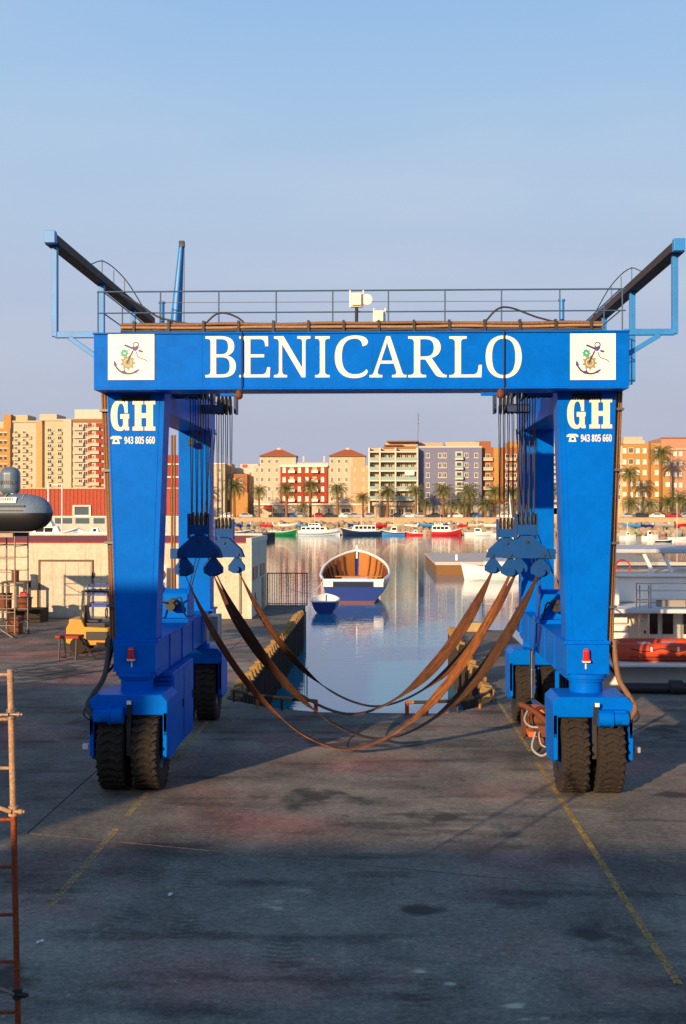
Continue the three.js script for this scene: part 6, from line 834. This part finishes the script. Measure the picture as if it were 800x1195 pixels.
// ---------------------------------------------------------------- palms
const frondMat = new THREE.MeshPhysicalMaterial({ color: C(0.17, 0.17, 0.045), roughness: 0.7, transmission: 0.25, thickness: 0, side: THREE.DoubleSide }), frondDry = mat(0.2, 0.14, 0.05, 0.9, { side: THREE.DoubleSide }), trunkMat = mat(0.36, 0.22, 0.11, 0.95, { map: rustMap });
function palmCrown(seed, R, n, droop) {
  const r = rng(seed), P = [], Q = []; const tri = (arr, ...p) => p.forEach(v => arr.push(v.x, v.y, v.z));
  for (let k = 0; k < n; k++) {
    const a = k * 2.39996 + r() * 0.4, u = k / n, up = 1.25 - u * 1.75 + (r() - 0.5) * 0.2, L = R * (0.85 + r() * 0.3), arr = u > 0.9 ? Q : P;
    const dir = V(Math.cos(a), 0, Math.sin(a)), side = V(-Math.sin(a), 0, Math.cos(a)), S = 9, pts = [];
    for (let i = 0; i <= S; i++) { const t = i / S, ang = up - droop * t * t * 1.5; const prev = pts[i - 1] || V(0, 0, 0); pts.push(i ? prev.clone().addScaledVector(dir, Math.cos(ang) * L / S).add(V(0, Math.sin(ang) * L / S, 0)) : V(0, 0, 0)); }
    for (let i = 0; i < S; i++) { // leaflets each side, hanging a little
      const t = (i + 0.5) / S, w = L * 0.17 * Math.pow(Math.sin(Math.min(1, t * 0.9 + 0.12) * Math.PI), 0.6), d = pts[i + 1].clone().sub(pts[i]);
      for (const s of [-1, 1]) for (let q = 0; q < 2; q++) { const b0 = pts[i].clone().addScaledVector(d, q * 0.5), b1 = pts[i].clone().addScaledVector(d, q * 0.5 + 0.32); const tip = b0.clone().addScaledVector(d, 0.9).addScaledVector(side, s * w * (0.85 + r() * 0.3)).add(V(0, -w * (0.25 + r() * 0.4), 0)); tri(arr, b0, b1, tip); }
      tri(arr, pts[i].clone().addScaledVector(side, 0.03), pts[i].clone().addScaledVector(side, -0.03), pts[i + 1]);
    }
  }
  const mk = A => { const g = new THREE.BufferGeometry(); g.setAttribute('position', new THREE.Float32BufferAttribute(A, 3)); g.computeVertexNormals(); g.setAttribute('uv', new THREE.Float32BufferAttribute(new Float32Array(A.length / 3 * 2), 2)); const o = prep(g); o.userData.done = true; return o; };
  return [mk(P), mk(Q)];
}
const crowns = [palmCrown(3, 3.6, 54, 1.25), palmCrown(8, 3.4, 48, 1.4), palmCrown(15, 3.2, 60, 1.1)];
function palm(label, px, base, crownPy, D, R, kind = 0, cname = 'palm_tree') {
  const x = X(px, D), h = Y(px, crownPy, D) - base, o = thing(cname, label, 'palm', [x, base, CAMZ - D], px * 0.7, 'palms along the far promenade'), s = R / 3.5;
  const pr = []; for (let i = 0; i <= 10; i++) { const t = i / 10; pr.push(new THREE.Vector2((0.34 - 0.1 * t + (i % 2) * 0.03) * Math.max(0.8, s) + (i === 0 ? 0.12 : 0) + (i > 8 ? 0.1 : 0), t * h)); }
  part(o, 'trunk', new THREE.LatheGeometry(pr, 9), trunkMat);
  const [g, d] = crowns[kind % 3], c = part(o, 'crown', g, frondMat); c.position.y = h; c.scale.setScalar(s); const e = part(o, 'dry_fronds', d, frondDry); e.position.y = h; e.scale.setScalar(s);
}
[[273, 568, 329, 4.4, 'tall full palm left of the two slim palms, by the brick house'], [302, 573, 331, 3.5, 'slim palm before the left cream tower'], [334, 571, 330, 4, 'palm before the left side of the red front'], [362, 568, 333, 4.2, 'palm before the middle of the red front'], [393.5, 571, 331, 4, 'palm before the right cream tower'], [423, 581, 330, 3.2, 'short palm between the cream tower and the balcony block'], [452, 575, 331, 4.2, 'palm before the balcony block'], [485, 573, 332, 4, 'palm at the corner of the balcony and lavender blocks'], [517, 573, 331, 4.6, 'large palm before the middle of the lavender block'], [547, 575, 330, 4.8, 'broad palm before the right end of the lavender block'], [577, 574, 331, 4.2, 'palm before the brown block'], [598, 575, 333, 4.4, 'palm behind the cables of the right blocks'], [243, 576, 332, 4, 'palm behind the cables of the left blocks'], [734, 553, 329, 4.4, 'tall palm before the ochre block'], [771, 530, 329, 4.8, 'tallest palm, rising between the ochre and pink blocks'], [198, 578, 334, 3.6, 'palm half hidden between the left hoist legs'], [644, 572, 332, 4, 'palm between the right hoist legs']].forEach(([px, cy, D, R, l], i) => palm(l, px, PROM, cy, D, R, i));
[[354, 590, 329, 2.6, 'low bushy palm before the red front'], [496, 588, 329, 3.2, 'low bushy palm at the left of the lavender block'], [526, 589, 330, 3, 'low bushy palm in the middle of the lavender block'], [541, 590, 328, 3.4, 'low bushy palm at the right of the lavender block'], [566, 589, 328, 3.4, 'low bushy palm before the brown block'], [736, 588, 328, 3.8, 'bushy palm first right of the hoist leg'], [758, 589, 328, 4, 'bushy palm under the ochre block'], [778, 587, 328, 4, 'bushy palm below the tallest palm'], [792, 583, 328, 4.4, 'dense bushy palm at the right edge'], [806, 587, 328, 4, 'bushy palm cut by the right edge']].forEach(([px, cy, D, R, l], i) => palm(l, px, PROM, cy, D, R, i + 1, 'bushy_palm'));

// ---------------------------------------------------------------- cars, lamp posts, sheds on the promenade
{
  const cols = { white: mat(0.75, 0.75, 0.75, 0.25), silver: mat(0.45, 0.46, 0.48, 0.25, { metalness: 0.3 }), dark: mat(0.03, 0.035, 0.05, 0.25), blue: mat(0.03, 0.1, 0.3, 0.25), red: mat(0.35, 0.02, 0.02, 0.25) };
  const sh = new THREE.Shape(); [[-2, 0.35], [-2.02, 0.75], [-1.85, 0.95], [-1.2, 1.0], [-0.65, 1.45], [0.7, 1.48], [1.35, 1.0], [1.95, 0.85], [2.05, 0.4]].forEach(([a, b], i) => i ? sh.lineTo(a, b) : sh.moveTo(a, b)); sh.closePath();
  const bodyG = geo(new THREE.ExtrudeGeometry(sh, { depth: 1.5, bevelEnabled: true, bevelSize: 0.06, bevelThickness: 0.08, bevelSegments: 1 }).translate(0, 0, -0.75)); bodyG.userData.done = true;
  const gs = new THREE.Shape(); [[-1.05, 1.0], [-0.6, 1.38], [0.62, 1.4], [1.15, 1.0]].forEach(([a, b], i) => i ? gs.lineTo(a, b) : gs.moveTo(a, b)); gs.closePath();
  const glassG = geo(new THREE.ExtrudeGeometry(gs, { depth: 1.7, bevelEnabled: false }).translate(0, 0, -0.85)); glassG.userData.done = true;
  const wheelG = geo(cyl(0.32, 0.32, 0.2, 14, 0, 0, 0, Math.PI / 2)); wheelG.userData.done = true;
  const r = rng(9);
  const spots = [[322, 'the red awning'], [330, 'the red awning'], [339, 'the red front'], [350, 'the red front'], [372, 'the right cream tower'], [384, 'the right cream tower'], [404, 'the right cream tower'], [413, 'the short palm'], [430, 'the balcony block'], [464, 'the balcony block'], [476, 'the balcony block'], [491, 'the lavender block'], [507, 'the lavender block'], [531, 'the lavender block'], [553, 'the lavender block'], [588, 'the brown block'], [732, 'the ochre block'], [746, 'the ochre block'], [766, 'the ochre block'], [786, 'the pink block'], [799, 'the pink block'], [266, 'the brick house'], [286, 'the white terrace']];
  const colourOf = ['dark', 'blue', 'blue', 'silver', 'red', 'dark', 'white', 'silver', 'silver', 'dark', 'white', 'silver', 'dark', 'white', 'blue', 'white', 'silver', 'dark', 'white', 'red', 'silver', 'white', 'silver'];
  spots.forEach(([px, where], i) => { const D = px > 700 ? 328 : 331, c = colourOf[i], o = thing('parked_car', `small ${c} car parked on the promenade before ${where}`, 'car', [X(px, D), PROM, CAMZ - D], r() < 0.5 ? 0 : Math.PI, 'cars parked along the promenade'); part(o, 'body', bodyG, cols[c]); part(o, 'window_glass', glassG, MB.glassDark); for (const [x, z] of [[-1.25, 0.72], [1.25, 0.72], [-1.25, -0.72], [1.25, -0.72]]) part(o, 'wheel', wheelG, MB.tyre).position.set(x, 0.32, z); });
  for (const [px, l] of [[455, 'the balcony block'], [526, 'the lavender block'], [318, 'the red awning'], [745, 'the ochre block'], [439, 'the short palm']]) { const D = 329, o = thing('street_lamp', 'slim grey street lamp on the promenade before ' + l, 'street lamp', [X(px, D), PROM, CAMZ - D]); part(o, 'post', bar(V(0, 0, 0), V(0, 7.4, 0), 0.09, 7, 0.06), MB.galv); part(o, 'arm', bar(V(0, 7.4, 0), V(1.1, 7.7, 0), 0.05, 6), MB.galv); part(o, 'lamp_head', rbox(0.7, 0.14, 0.3, 1.3, 7.7, 0, 0.04), MB.grey); }
  // small craft hauled out on the lower quay
  const dm = [BM.white, BM.sky, BM.blue, MB.grey, BM.red, BM.deck]; const r2 = rng(21); let k = 0;
  for (const px of [258, 270, 283, 296, 309, 322, 337, 351, 415, 431, 448, 462, 479, 497, 512, 529, 544, 556, 570, 735, 750, 772, 790]) { const D = 321.5, s = 0.8 + r2() * 0.5, o = thing('quay_skiff', ['small white skiff', 'small pale blue skiff', 'small dark blue skiff', 'small grey skiff', 'small red skiff', 'small tan skiff'][k % 6] + (px < 300 ? ' hauled out among the boulders beyond the white shed' : px < 360 ? ' hauled out on the quay below the red front' : px < 500 ? ' hauled out on the quay below the balcony block' : px < 600 ? ' hauled out on the quay below the lavender block' : ' hauled out on the quay below the right hand palms'), 'skiff', [X(px, D), 0.55, CAMZ - D + 1.5], r2() < 0.5 ? 0.2 : Math.PI - 0.3, 'skiffs hauled out along the far quay'); o.scale.setScalar(s); const f = hullFn({ L: 4.6, B: 1.7, hs: 0.75, hm: 0.72, hb: 1.1, draft: 0.15 }); part(o, 'hull', hullStrip(f, 0, 1, 10, 3), dm[k % 6]); part(o, 'inner_hull', deckGeo(f, 0.35, 10), BM.deck); part(o, 'outboard', rbox(0.3, 0.6, 0.3, -2.35, 0.9, 0, 0.06), k % 2 ? MB.dark : BM.white); k++; }
}

renderer.render(scene, camera);
